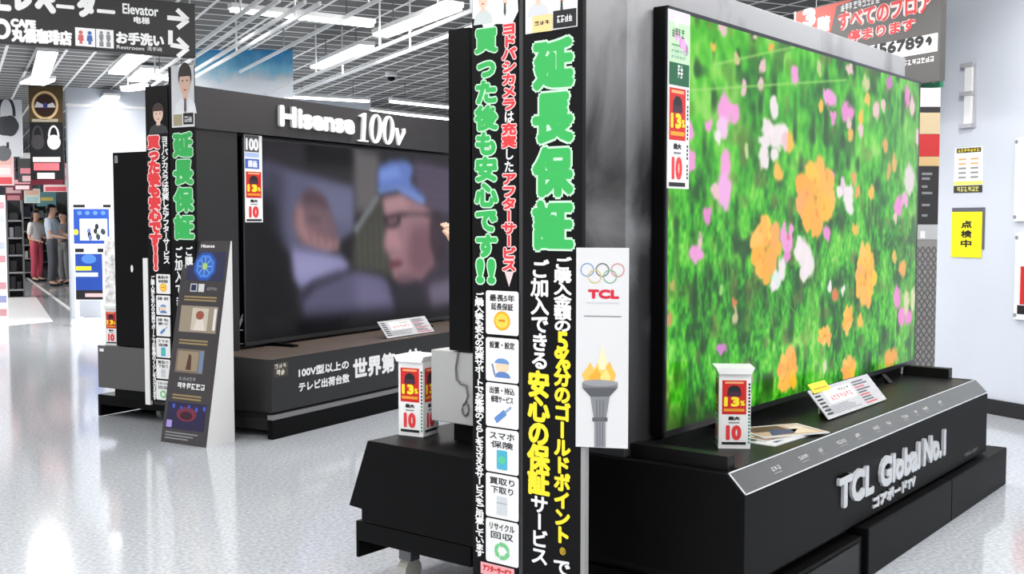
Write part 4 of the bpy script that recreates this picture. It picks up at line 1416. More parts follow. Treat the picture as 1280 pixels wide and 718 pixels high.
def ceiling_light(ax, ay, bx_, by_, z, wd, label, power=None, group=None, fitting=0.05):
    """fluorescent fitting between two floor-plan points."""
    L = math.hypot(bx_ - ax, by_ - ay)
    f2 = Frame(ax, ay, math.degrees(math.atan2(bx_ - ax, by_ - ay)))
    t = thing('ceiling_light', f2, (0, L / 2, z), label, 'ceiling light', group)
    MB().box(-wd / 2, wd / 2, 0, L, z + .012, z + fitting, WHITEP).build('housing', t)
    MB().box(-wd / 2 + .008, wd / 2 - .008, .015, L - .015, z - .012, z + .013, TUBE).build('diffuser', t)
    if z + fitting < CEIL - .01:
        for u in (L * .2, L * .8):
            MB().tube([(0, u, z + fitting), (0, u, CEIL)], .006, STEEL, n=6).build('hanger', t)
    ld = bpy.data.lights.new('lamp_glow', 'AREA')
    ld.shape = 'RECTANGLE'
    ld.size = max(wd, .12)
    ld.size_y = L
    ld.energy = LAMP_W if power is None else power
    ld.color = (1.0, .98, .96)
    lo = bpy.data.objects.new('lamp_glow', ld)
    COL.objects.link(lo)
    lo.parent = t
    lo.location = (0, 0, -.02)
    return t


def light_px(p0, p1, z, wd, label, power=30.0):
    a, b_ = at_z(W, *p0, z), at_z(W, *p1, z)
    return ceiling_light(a[0], a[1], b_[0], b_[1], z, wd, label, power)


light_px((287, 12), (467, 32), 2.98, .09, 'long slim light strip crossing over the blue sky banner')
light_px((475, 45), (568, 10), 2.98, .16, 'bright wide light fitting nearest the tall black screen edge')
light_px((396, 85), (459, 58), 2.98, .16, 'second bright light fitting, lower left of the brightest one')
light_px((355, 121), (462, 127), 2.98, .09, 'thin light strip just above the raised white lettering, left one')
light_px((488, 127), (575, 136), 2.98, .09, 'thin light strip above the raised white lettering, upper right one')
light_px((464, 139), (578, 151), 2.98, .09, 'thin light strip touching the charcoal top board above the lettering')
light_px((50, 98), (60, 66), 3.1, .2, 'broad light panel below the left end of the elevator sign')
light_px((147, 92), (174, 68), 3.1, .22, 'light panel below the toilet icons of the elevator sign')
light_px((108, 147), (140, 121), 3.1, .22, 'light panel close above the white wall top')
light_px((40, 105), (54, 99), 3.1, .3, 'light panel just over the black headphone banner')
light_px((190, 96), (236, 100), 2.98, .30, 'bright light fitting behind the portrait signs of the far island')
light_px((155, 113), (180, 110), 2.98, .12, 'short light strip left of the portrait signs')
for n_, u_, lab in ((-1.2, 19.0, 'gangway light panel over the near end of the gangway'), (-0.6, 22.5, 'gangway light panel above the shoppers'), (-1.0, 27.0, 'gangway light panel far behind the shoppers'), (2.2, 14.6, 'light panel added to brighten the white wall')):  # the last panel is an extra, added to brighten the white wall
    p0, p1 = ST.world((n_, u_ - .6, 0)), ST.world((n_, u_ + .6, 0))
    ceiling_light(p0[0], p0[1], p1[0], p1[1], 3.17, .25, lab, 120.0)
for i, (x, y) in enumerate(ADDED_AISLE_LAMPS):
    ceiling_light(x - .25, y - .5, x + .25, y + .5, 3.17, .22, 'unseen white ceiling light panel added over the open aisle', LAMP_W, 'added unseen aisle lights')

TRAYW = pbr('tray_white', (226, 228, 230), .35)


def cable_tray(pairs, z, label, hang, ua=6.0, ub=15.0):
    """two long rails in the direction of the aisle, hung on rods."""
    ns = [at_z(ST, x, y, z)[0] for x, y in pairs]
    t = thing('cable_tray', ST, ((ns[0] + ns[-1]) / 2, (ua + ub) / 2, z), label, 'cable tray')
    for n in ns:
        MB().box(n - .009, n + .009, ua, ub, z - .014, z + .014, TRAYW).build('rail', t)
    for n in (ns[0], ns[-1]):
        u = ua + .6
        while u < ub:
            MB().tube([(n, u, z), (n, u, CEIL)], .008, TRAYW, n=6).build('hanger', t)
            u += hang
    return t


cable_tray([(247, 95), (241.5, 89.6), (247, 69), (247, 56)], 2.78, 'white four-rail tray running past the blue sky banner', 1.8, 7.2, 12.3)
cable_tray([(371.6, 115.6), (369, 103)], 2.78, 'white two-rail tray above the raised lettering', 1.8, 6.4, 12.3)
cable_tray([(367, 55)], 2.98, 'single thin white rail high above the raised lettering', 2.4, 7.5, 12.3)

# blue sky banner
fb = Frame(0, 0, 0)
pb_ = face_u(fb, 12.5)
b = pb_.box(243, 50, 366, 122)
t = thing('sky_banner', fb, ((b[0] + b[2]) / 2, 12.5, b[1]), 'hanging banner with blue sky and white clouds behind the trays', 'banner')
m = bpy.data.materials.new('sky_print')
m.use_nodes = True
nt = m.node_tree
bs = nt.nodes['Principled BSDF']
bs.inputs['Roughness'].default_value = .5
tc = nt.nodes.new('ShaderNodeTexCoord')
sx = nt.nodes.new('ShaderNodeSeparateXYZ')
nz = nt.nodes.new('ShaderNodeTexNoise')
nz.inputs['Scale'].default_value = 4.0
nz.inputs['Detail'].default_value = 6
ad = nt.nodes.new('ShaderNodeMath')
ad.operation = 'MULTIPLY_ADD'
ad.inputs[1].default_value = -0.55
mm = nt.nodes.new('ShaderNodeMath')
mm.operation = 'MULTIPLY_ADD'
mm.inputs[1].default_value = 1.35
rp = nt.nodes.new('ShaderNodeValToRGB')
rp.color_ramp.elements[0].position = .18
rp.color_ramp.elements[0].color = (*lin((236, 242, 250)), 1)
rp.color_ramp.elements[1].position = .62
rp.color_ramp.elements[1].color = (*lin((50, 150, 214)), 1)
e = rp.color_ramp.elements.new(.34)
e.color = (*lin((150, 220, 250)), 1)
nt.links.new(tc.outputs['Object'], nz.inputs['Vector'])
nt.links.new(tc.outputs['Object'], sx.inputs[0])
nt.links.new(sx.outputs['Z'], mm.inputs[0])
mm.inputs[2].default_value = .20
nt.links.new(nz.outputs['Fac'], ad.inputs[0])
nt.links.new(mm.outputs[0], ad.inputs[2])
nt.links.new(ad.outputs[0], rp.inputs[0])
nt.links.new(rp.outputs[0], bs.inputs['Base Color'])
MB().rect(pb_, b, -.02, m, .02).build('panel', t)
for s_ in (b[0] + .2, b[2] - .2):
    MB().tube([tuple(pb_.pt(s_, b[3], -.01)), (s_, 12.51, CEIL)], .006, STEEL, n=6).build('hanger', t)

# elevator sign
c = at_z(W, 245, 72, 2.30)
fe = Frame(c[0], c[1], -30.0)
pe = face_u(fe, 0.0)
sL = pe.st(-40, 40)[0]
zt = pe.st(245, 5)[1]
t = thing('direction_sign', fe, (sL / 2, 0, 2.30), 'black hanging sign pointing to the elevator, cafe and toilets', 'sign')
MB().box(sL - .5, 0.0, .002, .06, 2.30, zt, pbr('sign_charcoal', (30, 30, 32), .45)).build('panel', t, bevel=.003)
for s_ in (sL * .8, -.25):
    MB().tube([(s_, .03, zt), (s_, .03, CEIL)], .01, STEEL, n=8).build('hanger', t)
mb = MB()
SGW = pbr('sign_white', (244, 244, 244), .5)


def etext(txt, x0, y0, x1, y1, bold=.0, m=SGW):
    xm, ym = (x0 + x1) / 2, (y0 + y1) / 2
    mb.text(pe, txt, (pe.st(x0, ym)[0], pe.st(xm, y1)[1], pe.st(x1, ym)[0], pe.st(xm, y0)[1]), .001, m, bold=bold)


etext('エ', -23, -12, 14, 13, .012)
etext('レ', 18, -14, 40, 14, .012)
etext('ベ', 43, -8, 70, 17, .012)
etext('ー', 70, 6, 93, 11, .006)
etext('タ', 96, -8, 119, 22, .012)
etext('ー', 121, 12, 144, 17, .006)
etext('Elevator', 153, 6, 198, 19, .0018)
etext('电梯', 167, 21, 187, 30, .0018)
etext('CAFE', 13, 24, 45, 35, .005)
etext('丸福珈琲店', 14, 36, 90, 55, .005)
etext('お手洗い', 145, 41, 205, 57, .004)
etext('Restroom', 146, 57.5, 180, 62, .0)
etext('洗手间', 184, 59, 202, 64, .0)
mb.oval(pe, *pe.st(2, 36), .045, .055, .001, SGW)
mb.oval(pe, *pe.st(2, 37), .022, .03, .0015, paper((60, 60, 62)))
bI = pe.box(94, 35, 119, 58)
mb.rect(pe, bI, .001, SGW)
for sgn, c in ((.28, (214, 110, 110)), (.72, (80, 110, 180))):
    cx = bI[0] + (bI[2] - bI[0]) * sgn
    h = bI[3] - bI[1]
    mb.oval(pe, cx, bI[1] + h * .74, .011, .011, .0015, paper(c), n=10)
    mb.poly(pe, [(cx - .016, bI[1] + h * .3), (cx + .016, bI[1] + h * .3), (cx + .012, bI[1] + h * .62), (cx - .012, bI[1] + h * .62)], .0015, paper(c))
    mb.rect(pe, (cx - .008, bI[1] + h * .12, cx + .008, bI[1] + h * .32), .0015, paper(c))
bI = pe.box(120, 37, 142, 60)
mb.rect(pe, bI, .001, SGW)
for q in range(4):
    cx, cy = bI[0] + (bI[2] - bI[0]) * (.3 + .4 * (q % 2)), bI[1] + (bI[3] - bI[1]) * (.3 + .4 * (q // 2))
    mb.oval(pe, cx, cy + .012, .009, .009, .0015, GREY, n=8)
    mb.rect(pe, (cx - .011, cy - .024, cx + .011, cy + .003), .0015, GREY)
mb.line(pe, [pe.st(209, 22), pe.st(234, 24.5)], .026, .001, SGW)
mb.line(pe, [pe.st(221, 12), pe.st(235, 25), pe.st(222, 35)], .026, .0015, SGW)
mb.line(pe, [pe.st(213, 38), pe.st(213, 56), pe.st(234, 60)], .026, .001, SGW)
mb.line(pe, [pe.st(222, 48), pe.st(235, 60.5), pe.st(222, 71)], .026, .0015, SGW)
mb.build('lettering', t)

# dome camera
q = at_z(W, 489, 96, CEIL - .06)
t = thing('dome_camera', W, (q[0], q[1], CEIL - .1), 'small white dome camera on the ceiling above the raised lettering', 'camera')
MB().lathe((q[0], q[1], CEIL), [(.075, -.001), (.075, -.05), (.06, -.065)], WHITEP).build('housing', t)
MB().lathe((q[0], q[1], CEIL - .065), [(.055, 0), (.045, -.03), (.02, -.05), (.002, -.055)], GLOSSBLACK).build('dome', t, smooth=True)

# red and black hanging sign on the right
NR = 5.9
pr = Plane(ST, (NR, 0, 0), (0, -1, 0), (0, 0, 1))


def rbx(x0, y0, x1, y1):
    return pr.box(x0, y0, x1, y1)


aL, aR = pr.st(995, 20)[0], pr.st(1173, 20)[0]
zc = pr.st(1130, 70)[1]
z4 = pr.st(1130, 49)[1]
t = thing('floor_guide_sign', ST, (NR, -(aL + aR) / 2, zc), 'red and charcoal hanging floor sign behind the grey partition', 'sign')
zlow = pr.st(1150, 104)[1]
MB().rect(pr, (aL, zlow, aR + .02, 2.98), -.05, pbr('sign_grey', (84, 82, 80), .5), .05).build('panel', t)
for s_ in (aL + .2, aR - .2):
    MB().tube([tuple(pr.pt(s_, 2.97, -.03)), tuple(pr.pt(s_, CEIL, -.03))], .008, STEEL, n=6).build('hanger', t)
mb = MB()
mb.poly(pr, [pr.st(995, 50), pr.st(1036, 50), pr.st(1046, 8), pr.st(1080, -6), (pr.st(1076, -8)[0], 2.97), (aL, 2.97)], .001, paper((232, 92, 80)))
mb.rect(pr, (aL - .02, zlow, aL, 2.98), .001, WHITE)
zt4 = pr.st(1125, 50)[1]
zb4 = pr.st(1125, 72)[1]
mb.rect(pr, (pr.st(1060, 70)[0], zb4, aR, zt4), .001, WHITE)
mb.build('coloured_print', t)
mb = MB()
mb.text(pr, '3', pr.box(1003, 10, 1020, 34), .002, WHITE, bold=.014)
mb.text(pr, '階', pr.box(1022, 20, 1038, 40), .002, WHITE, bold=.008)
mb.scribble(pr, pr.box(1051, 0, 1100, 9), .002, WHITE, 9, 6)
b = pr.box(1048, 2, 1166, 27)
mb.text(pr, 'すべてのフロア', b, .002, paper((250, 226, 222)), bold=.018)
mb.text(pr, 'すべてのフロア', b, .003, RED, bold=.005)
b = pr.box(1060, 30, 1145, 46)
mb.text(pr, '停まります', b, .002, paper((250, 226, 222)), bold=.014)
mb.text(pr, '停まります', b, .003, RED, bold=.004)
mb.text(pr, '123456789', pr.box(1060, 53, 1155, 68), .002, INK, bold=.006)
mb.text(pr, '↑', pr.box(1157, 45, 1166, 58), .002, INK, bold=.009)
mb.scribble(pr, pr.box(1124, 73.5, 1168, 80), .002, WHITE, 8, 5)
mb.build('lettering', t)
# green exit-type sign under it
g = pr.box(1124, 92, 1146, 108)
mb = MB()
mb.rect(pr, g, -.25, pbr('green_sign', (60, 140, 104), .4), .03)
mb.text(pr, '→', (g[0] + .06, g[1] + .03, g[2] - .02, g[1] + .09), -.218, WHITE, bold=.006)
o_ = pr.pt((g[0] + g[2]) / 2, g[1], -.25)
mb.tube([tuple(pr.pt((g[0] + g[2]) / 2, g[3], -.235)), tuple(pr.pt((g[0] + g[2]) / 2, CEIL, -.235))], .008, STEEL, n=6)
mb.build('green_sign', fr=ST, o=tuple(o_), label='small green sign hanging under the red and charcoal floor sign', cat='sign')

# narrow information tower behind the right end of the flower screen
o = T.world((-0.25, 3.55, 0))
fi = Frame(o[0], o[1], 0.0)
pi_ = face_u(fi, 0.0)
xL, xR = pi_.st(1120, 280)[0], pi_.st(1172, 280)[0]
zz = [pi_.st(1160, y)[1] for y in (110, 134, 141, 168, 196, 208, 281, 300)]
t = thing('information_tower', fi, ((xL + xR) / 2, .1, 0), 'narrow information tower with lattice foot right behind the flower screen', 'display tower')
MB().box(xL, xR, .002, .25, 0, zz[0], pbr('tower_grey', (150, 146, 144), .5)).build('body', t)
mb = MB()
cols = [(214, 210, 208), (50, 48, 48), (206, 186, 150), (196, 54, 56), (214, 180, 130), (54, 52, 54), (190, 190, 192)]
for k, c in enumerate(cols):
    mb.rect(pi_, (xL, zz[k + 1] + .002, xR, zz[k]), .0, paper(c), .003)
for k, y in enumerate((216, 222, 232, 240, 255, 268)):
    q = pi_.box(1152, y, 1165 - 3 * (k % 3), y + 3)
    mb.rect(pi_, q, .004, GREY)
q = pi_.box(1150, 289, 1156, 298)
mb.rect(pi_, q, .004, WHITE)
mb.build('print', t)
mb = MB()
zq = zz[-1]
mb.rect(pi_, (xL, .02, xR, zq), .0, paper((146, 144, 142)), .002)
stp = .034
k = 0
y = .03
lat = pbr('lattice_dark', (92, 92, 92), .5)
while y < zq - .06:
    x = xL + .01
    while x + stp < xR:
        cx, cy = x + stp / 2, y + stp * .8
        if cy + stp * .6 < zq:
            mb.line(pi_, [(cx, cy - stp * .7), (cx + stp * .45, cy), (cx, cy + stp * .7), (cx - stp * .45, cy), (cx, cy - stp * .7)], .007, .003, lat)
        x += stp
    y += stp * 1.5
mb.build('lattice', t)

# things on the right wall
pR = Plane(ST, (6.54, 0, 0), (0, -1, 0), (0, 0, 1))
q = pR.box(1190, 265, 1228, 322)
t = thing('wall_notice', ST, tuple(pR.pt((q[0] + q[2]) / 2, q[1])), 'bright yellow notice with three black characters on the white wall', 'notice')
MB().rect(pR, (q[0] + .0, q[1] + .06, q[2] + .02, q[3] + .03), .001, paper((96, 98, 106)), .004).build('holder', t)
MB().rect(pR, q, .005, paper((250, 236, 30)), .002).build('sheet', t)
mb = MB()
for k, ch in enumerate('点検中'):
    h = q[3] - q[1]
    w_ = q[2] - q[0]
    mb.text(pR, ch, (q[0] + w_ * .32, q[3] - h * (.36 + .21 * k), q[0] + w_ * .68, q[3] - h * (.19 + .21 * k)), .0078, INK, bold=.003)
mb.build('lettering', t)
q = pR.box(1193, 184, 1229, 241)
t = thing('wall_notice', ST, tuple(pR.pt((q[0] + q[2]) / 2, q[1])), 'white timetable notice with yellow and black bands above the yellow one', 'notice')
MB().rect(pR, q, .001, WHITE, .002).build('sheet', t)
mb = MB()
h, w_ = q[3] - q[1], q[2] - q[0]
mb.rect(pR, (q[0] + .02, q[3] - h * .12, q[2] - .02, q[3] - h * .02), .0035, paper((60, 60, 50)))
mb.scribble(pR, (q[0] + .03, q[3] - h * .10, q[2] - .03, q[3] - h * .04), .004, YEL, 7, 3)
mb.rect(pR, (q[0], q[1], q[2], q[1] + h * .16), .0035, paper((60, 60, 54)))
mb.scribble(pR, (q[0] + .03, q[1] + h * .03, q[2] - .03, q[1] + h * .13), .004, paper((220, 214, 120)), 6, 5)
mb.rect(pR, (q[0], q[1] + h * .17, q[2], q[1] + h * .25), .0035, paper((236, 232, 120)))
for k in range(5):
    y = q[1] + h * (.32 + .1 * k)
    mb.rect(pR, (q[0] + .04, y, q[0] + w_ * .42, y + .012), .0035, GREY if k < 3 else paper((230, 180, 120)))
    mb.rect(pR, (q[0] + w_ * .58, y, q[2] - .04, y + .012), .0035, GREY if k < 3 else paper((230, 180, 120)))
mb.build('print', t)
# white wall holder
q = pR.box(1205, 79, 1221, 160)
t = thing('wall_rack', ST, tuple(pR.pt((q[0] + q[2]) / 2, q[1])), 'white upright plastic holder high on the white wall', 'holder')
MB().rect(pR, (q[0] + .02, q[1], q[2], q[3]), .0, pbr('holder_shade', (186, 186, 192), .4), .012).build('back', t)
mb = MB()
mb.rect(pR, (q[0] + .025, q[1] + .02, q[2] - .02, q[3] - .02), .012, WHITEP, .018)
mb.build('tube', t, bevel=.004)
for f_ in (0.0, .5, .94):
    y = q[1] + (q[3] - q[1]) * f_
    MB().rect(pR, (q[0] - .01, y, q[2] - .01, y + .028), .012, pbr('clip_grey', (176, 176, 182), .4), .025).build('clip', t)
# framed posters at the right edge of the picture
for k, (y0, y1, lab) in enumerate(((170, 277, 'upper white framed poster at the far right wall edge'), (292, 402, 'lower framed poster with red panel at the far right wall edge'))):
    q = list(pR.box(1271, y0, 1330, y1))
    t = thing('framed_poster', ST, tuple(pR.pt((q[0] + q[2]) / 2, q[1])), lab, 'poster')
    MB().rect(pR, q, .0, WHITEP, .025).build('frame', t, bevel=.004)
    mb = MB()
    mb.rect(pR, (q[0] + .03, q[1] + .04, q[2] - .03, q[3] - .03), .026, paper((222, 224, 230)))
    if k:
        h = q[3] - q[1]
        mb.rect(pR, (q[0] + .05, q[1] + h * .18, q[2] - .05, q[3] - h * .38), .027, DRED)
        mb.rect(pR, (q[0] + .03, q[1] + .04, q[2] - .03, q[1] + .10), .027, INK)
    mb.build('print', t)
    for y in (q[1] + .03, q[3] - .03):
        MB().oval(pR, q[0] + .012, y, .014, .014, .027, GREY, n=10).build('corner_clip', t)

# ------------------------------------------------------------------ far left: gangway, shelves, banners, people
def far_plane(Y):
    return face_u(W, Y)


def headphone(mb, pl, x, y, w_, h, d, c, cup=None):
    """flat printed headphones: band arc plus two cups, box centre in photo coordinates converted by caller."""
    mb.annulus(pl, x, y + h * .05, w_ * .42, h * .45, w_ * .10, d, c, n=16, a0=0, a1=180)
    for s_ in (-1, 1):
        mb.oval(pl, x + s_ * w_ * .34, y - h * .10, w_ * .2, h * .27, d + .002, cup or c)


def banner(Y, px, label, base, deco, wire=True):
    pl = far_plane(Y)
    b = pl.box(*px)
    t = thing('hanging_banner', W, ((b[0] + b[2]) / 2, Y, b[1]), label, 'banner')
    MB().rect(pl, b, -.03, paper(base), .03).build('panel', t)
    mb = MB()
    deco(mb, pl, b)
    if mb.v:
        mb.build('print', t)
    if wire:
        for s_ in (b[0] + (b[2] - b[0]) * .15, b[2] - (b[2] - b[0]) * .15):
            MB().tube([(s_, Y + .015, b[3]), (s_, Y + .015, CEIL)], .006, STEEL, n=6).build('hanging_wire', t)
    return t


def d_white_headphones(mb, pl, b):
    w_, h = b[2] - b[0], b[3] - b[1]
    c = paper((56, 58, 62))
    x, y = b[0] + w_ * .52, b[1] + h * .66
    mb.annulus(pl, x, y, w_ * .30, h * .27, w_ * .10, .002, c, n=18, a0=-10, a1=190)
    mb.oval(pl, x - w_ * .02, b[1] + h * .47, w_ * .42, h * .15, .003, paper((74, 76, 80)))
    mb.oval(pl, x + w_ * .12, b[1] + h * .47, w_ * .25, h * .16, .004, paper((66, 68, 72)))
    mb.rect(pl, (x - w_ * .02, b[1] + h * .14, x + w_ * .06, b[1] + h * .22), .003, c)
    mb.oval(pl, x - w_ * .12, b[1] + h * .05, w_ * .25, h * .12, .003, paper((110, 112, 116)))


def d_black_headphones(mb, pl, b):
    w_, h = b[2] - b[0], b[3] - b[1]
    mb.rect(pl, (b[0], b[1] + h * .63, b[2], b[3] - h * .01), .001, paper((84, 66, 40)))
    mb.annulus(pl, b[0] + w_ * .48, b[1] + h * .80, w_ * .40, h * .145, w_ * .07, .002, paper((222, 192, 140)), n=30)
    mb.oval(pl, b[0] + w_ * .48, b[1] + h * .80, w_ * .31, h * .11, .0015, paper((52, 32, 26)))
    mb.poly(pl, [(b[0] + w_ * .16, b[1] + h * .78), (b[0] + w_ * .80, b[1] + h * .78), (b[0] + w_ * .72, b[1] + h * .83), (b[0] + w_ * .48, b[1] + h * .80), (b[0] + w_ * .24, b[1] + h * .84)], .0025, paper((206, 204, 210)))
    mb.oval(pl, b[0] + w_ * .49, b[1] + h * .80, w_ * .07, h * .03, .003, paper((60, 64, 120)))
    mb.rect(pl, (b[0] + w_ * .08, b[1] + h * .635, b[0] + w_ * .86, b[1] + h * .665), .002, paper((176, 168, 150)))
    for cx, c in ((.24, (66, 64, 68)), (.72, (226, 222, 226))):
        x, y = b[0] + w_ * cx, b[1] + h * .46
        mb.annulus(pl, x, y + h * .03, w_ * .17, h * .11, w_ * .06, .002, paper(c), n=16, a0=-5, a1=185)
        mb.oval(pl, x, y - h * .03, w_ * .2, h * .075, .003, paper(c))
    mb.rect(pl, (b[0] + w_ * .08, b[1] + h * .23, b[0] + w_ * .9, b[1] + h * .28), .002, paper((230, 214, 214)))
    mb.rect(pl, (b[0] + w_ * .10, b[1] + h * .145, b[0] + w_ * .86, b[1] + h * .22), .002, paper((226, 110, 118)))
    mb.rect(pl, (b[0] + w_ * .2, b[1] + h * .06, b[0] + w_ * .72, b[1] + h * .12), .002, paper((240, 220, 222)))
    mb.rect(pl, (b[0] + w_ * .02, b[1] + h * .00, b[2] - w_ * .04, b[1] + h * .05), .002, paper((96, 30, 44)))


def d_stripes(cols):
    def f(mb, pl, b):
        w_, h = b[2] - b[0], b[3] - b[1]
        n = len(cols)
        for k, c in enumerate(cols):
            if c:
                ins = .08 + .06 * (k % 2)
                mb.rect(pl, (b[0] + w_ * ins, b[3] - h * (k + .86) / n, b[2] - w_ * ins, b[3] - h * (k + .14) / n), .002, paper(c))
    return f


PKW = (250, 214, 214)
banner(17.5, (-12, 114, 27, 196), 'white hanging banner with large dark headphones, far left edge', (226, 228, 232), d_white_headphones)
banner(15.5, (37, 107, 79, 231), 'black hanging banner with golden ring and headphones', (30, 30, 32), d_black_headphones)
banner(19.5, (22, 190, 62, 228), 'dark hanging banner with pink heading left below the headphone banner', (70, 74, 74), d_stripes([(222, 222, 222), None, (240, 150, 160), (246, 206, 210)]))
banner(22.0, (16, 224, 40, 238), 'small maroon banner with pink writing below the dark one', (110, 40, 54), d_stripes([(232, 160, 168), (246, 220, 222)]))
banner(18.6, (-10, 196, 17, 232), 'pink and white banner under the white headphone banner', PKW, d_stripes([(244, 190, 180), (250, 240, 236), (226, 90, 96)]))
banner(20.5, (54, 204, 85, 240), 'pink and white sale banner beside the white wall', PKW, d_stripes([(240, 120, 130), (252, 240, 240), (244, 150, 160), (252, 236, 236), (232, 96, 108)]))
banner(24.0, (6, 233, 28, 253), 'small dark red banner low over the gangway', (132, 60, 72), d_stripes([(240, 200, 204), (226, 150, 160)]))
banner(23.0, (30, 236, 50, 254), 'white and green slanted banner over the gangway', (222, 230, 222), d_stripes([(236, 190, 170), (180, 216, 214)]))
banner(26.0, (46, 240, 70, 258), 'teal and yellow banner far down the gangway', (90, 140, 144), d_stripes([None, (206, 190, 96), None]))

# blue posters on white stands before the white wall
for k, (px, lab, cfg) in enumerate((((90, 256, 139, 308), 'upper blue framed poster with white picture, before the white wall', 0), ((93, 311, 130, 376), 'lower blue poster with yellow caption, before the white wall', 1))):
    pl = far_plane(15.2 - .8 * k)
    b = pl.box(*px)
    t = thing('framed_poster', W, ((b[0] + b[2]) / 2, 15.2 - .8 * k, b[1]), lab, 'poster')
    MB().rect(pl, b, -.03, WHITEP, .03).build('frame', t)
    w_, h = b[2] - b[0], b[3] - b[1]
    mb = MB()
    mb.rect(pl, (b[0] + w_ * .04, b[1] + h * .06, b[2] - w_ * .05, b[3] - h * .1), .001, paper((40, 74, 160)))
    mb.rect(pl, (b[0] + w_ * .04, b[3] - h * .07, b[0] + w_ * .34, b[3]), .001, INK)
    mb.rect(pl, (b[0] + w_ * .8, b[3] - h * .07, b[2], b[3]), .001, INK)
    if cfg == 0:
        mb.rect(pl, (b[0] + w_ * .2, b[1] + h * .14, b[0] + w_ * .9, b[3] - h * .34), .002, paper((232, 236, 240)))
        r = random.Random(3)
        for q in range(9):
            mb.oval(pl, b[0] + w_ * r.uniform(.3, .85), b[1] + h * r.uniform(.2, .5), w_ * .05, h * .07, .0025 + q * 2e-4, paper(r.choice([(50, 56, 70), (80, 110, 60), (90, 110, 160), (40, 40, 44)])))
        mb.oval(pl, b[0] + w_ * .1, b[1] + h * .34, w_ * .06, h * .07, .002, YEL)
        for q in range(4):
            mb.oval(pl, b[0] + w_ * (.2 + .2 * q), b[3] - h * .2, w_ * .06, h * .05, .002, paper((90, 130, 210)))
    else:
        mb.rect(pl, (b[0] + w_ * .06, b[1] + h * .58, b[0] + w_ * .58, b[1] + h * .66), .002, YEL)
        mb.rect(pl, (b[0] + w_ * .04, b[1] + h * .46, b[0] + w_ * .8, b[1] + h * .54), .002, paper((206, 214, 240)))
        mb.oval(pl, b[0] + w_ * .5, b[1] + h * .8, w_ * .25, h * .09, .002, paper((80, 130, 220)))
        mb.rect(pl, (b[0] + w_ * .04, b[1] + h * .02, b[2] - w_ * .05, b[1] + h * .2), .002, INK)
        mb.rect(pl, (b[0] + w_ * .35, b[1] + h * .07, b[2] - w_ * .05, b[1] + h * .14), .0025, paper((236, 190, 190)))
    mb.build('print', t)
    for s_ in (b[0] + .03, b[2] - .03):
        MB().box(s_ - .015, s_ + .015, 15.2 - .8 * k + .001, 15.2 - .8 * k + .03, 0, b[1] + .1, WHITEP).build('stand_pole', t)
    MB().box(b[0], b[2], 15.2 - .8 * k - .1, 15.2 - .8 * k + .22, 0, .03, WHITEP).build('stand_base', t)
# pale patterned promotional figure stand right of the blue poster
pl = far_plane(13.8)
b = pl.box(131, 296, 146, 378)
t = thing('pattern_panel', W, ((b[0] + b[2]) / 2, 13.8, b[1]), 'pale patterned panel half hidden behind the edge-on screen', 'panel')
MB().rect(pl, (b[0], 0, b[2], b[3]), -.04, pbr('pattern_pale', (206, 204, 204), .6, noise=.5, scale=14), .04).build('panel', t)
MB().box(b[0] - .05, b[2] + .05, 13.7, 13.95, 0, .02, WHITEP).build('foot', t)

# white rack at the left picture edge
pl = face_u(ST, 15.3)
b = pl.box(-30, 244, 8, 372)
t = thing('price_rack', ST, ((b[0] + b[2]) / 2, 15.4, 0), 'white rack covered with blue and white price tickets, far left edge', 'rack')
MB().box(b[0], b[2], 15.3, 15.6, 0, b[3], WHITEP).build('body', t)
mb = MB()
r = random.Random(8)
for k in range(9):
    y = b[3] - (k + 1) * (b[3] - .1) / 9.5
    for j in range(3):
        xx = b[0] + (b[2] - b[0]) * (.04 + .33 * j)
        mb.rect(pl, (xx, y, xx + (b[2] - b[0]) * .26, y + .085), .002, paper(r.choice([(190, 196, 222), (214, 216, 226), (150, 156, 196), (206, 150, 160)])))
mb.build('ticket_print', t)


def shelf_unit(px, Y, label, seed, base=(70, 70, 74)):
    """shop shelving with packed goods on its boards."""
    Y = Y * (.894 - .447 * (px[0] - 640) / FPX)
    pl = face_u(ST, Y)
    b = pl.box(*px)
    t = thing('shop_shelf', ST, ((b[0] + b[2]) / 2, Y + .25, 0), label, 'shelf')
    h = b[3]
    mb = MB()
    mb.box(b[0], b[2], Y + .40, Y + .44, 0, h, paper(base))
    for s_ in (b[0], b[2] - .03):
        mb.box(s_, s_ + .03, Y, Y + .4, 0, h, paper((110, 110, 112)))
    mb.build('frame', t)
    for k in range(5):
        z = .12 + k * (h - .2) / 5
        MB().box(b[0] + .03, b[2] - .03, Y, Y + .4, z, z + .03, paper((150, 150, 152))).build('shelf_board', t)
    r = random.Random(seed)
    g = MB()
    for k in range(5):
        z = .15 + k * (h - .2) / 5
        x = b[0] + .05
        while x < b[2] - .12:
            w_ = r.uniform(.07, .16)
            hh = r.uniform(.12, (h - .2) / 5 - .06)
            g.box(x, min(x + w_, b[2] - .04), Y + .05, Y + .32, z, z + hh, paper(r.choice([(60, 60, 64), (200, 200, 200), (90, 60, 60), (206, 190, 80), (40, 44, 60), (150, 150, 156), (36, 36, 38)])))
            x += w_ + .02
    s_ = g.build('shelf_goods', t)
    s_['kind'] = 'stuff'
    return t


shelf_unit((8, 250, 30, 345), 20.0, 'dark shop shelf beside the white rack on the left', 1)
shelf_unit((27, 252, 44, 330), 27.0, 'dark shop shelf farther down the gangway behind the woman', 2)
shelf_unit((40, 256, 62, 325), 34.0, 'farthest dark shop shelf at the end of the gangway', 3)
shelf_unit((66, 250, 86, 350), 27.5, 'grey shop shelf beside the white wall behind the man', 4, (120, 120, 122))
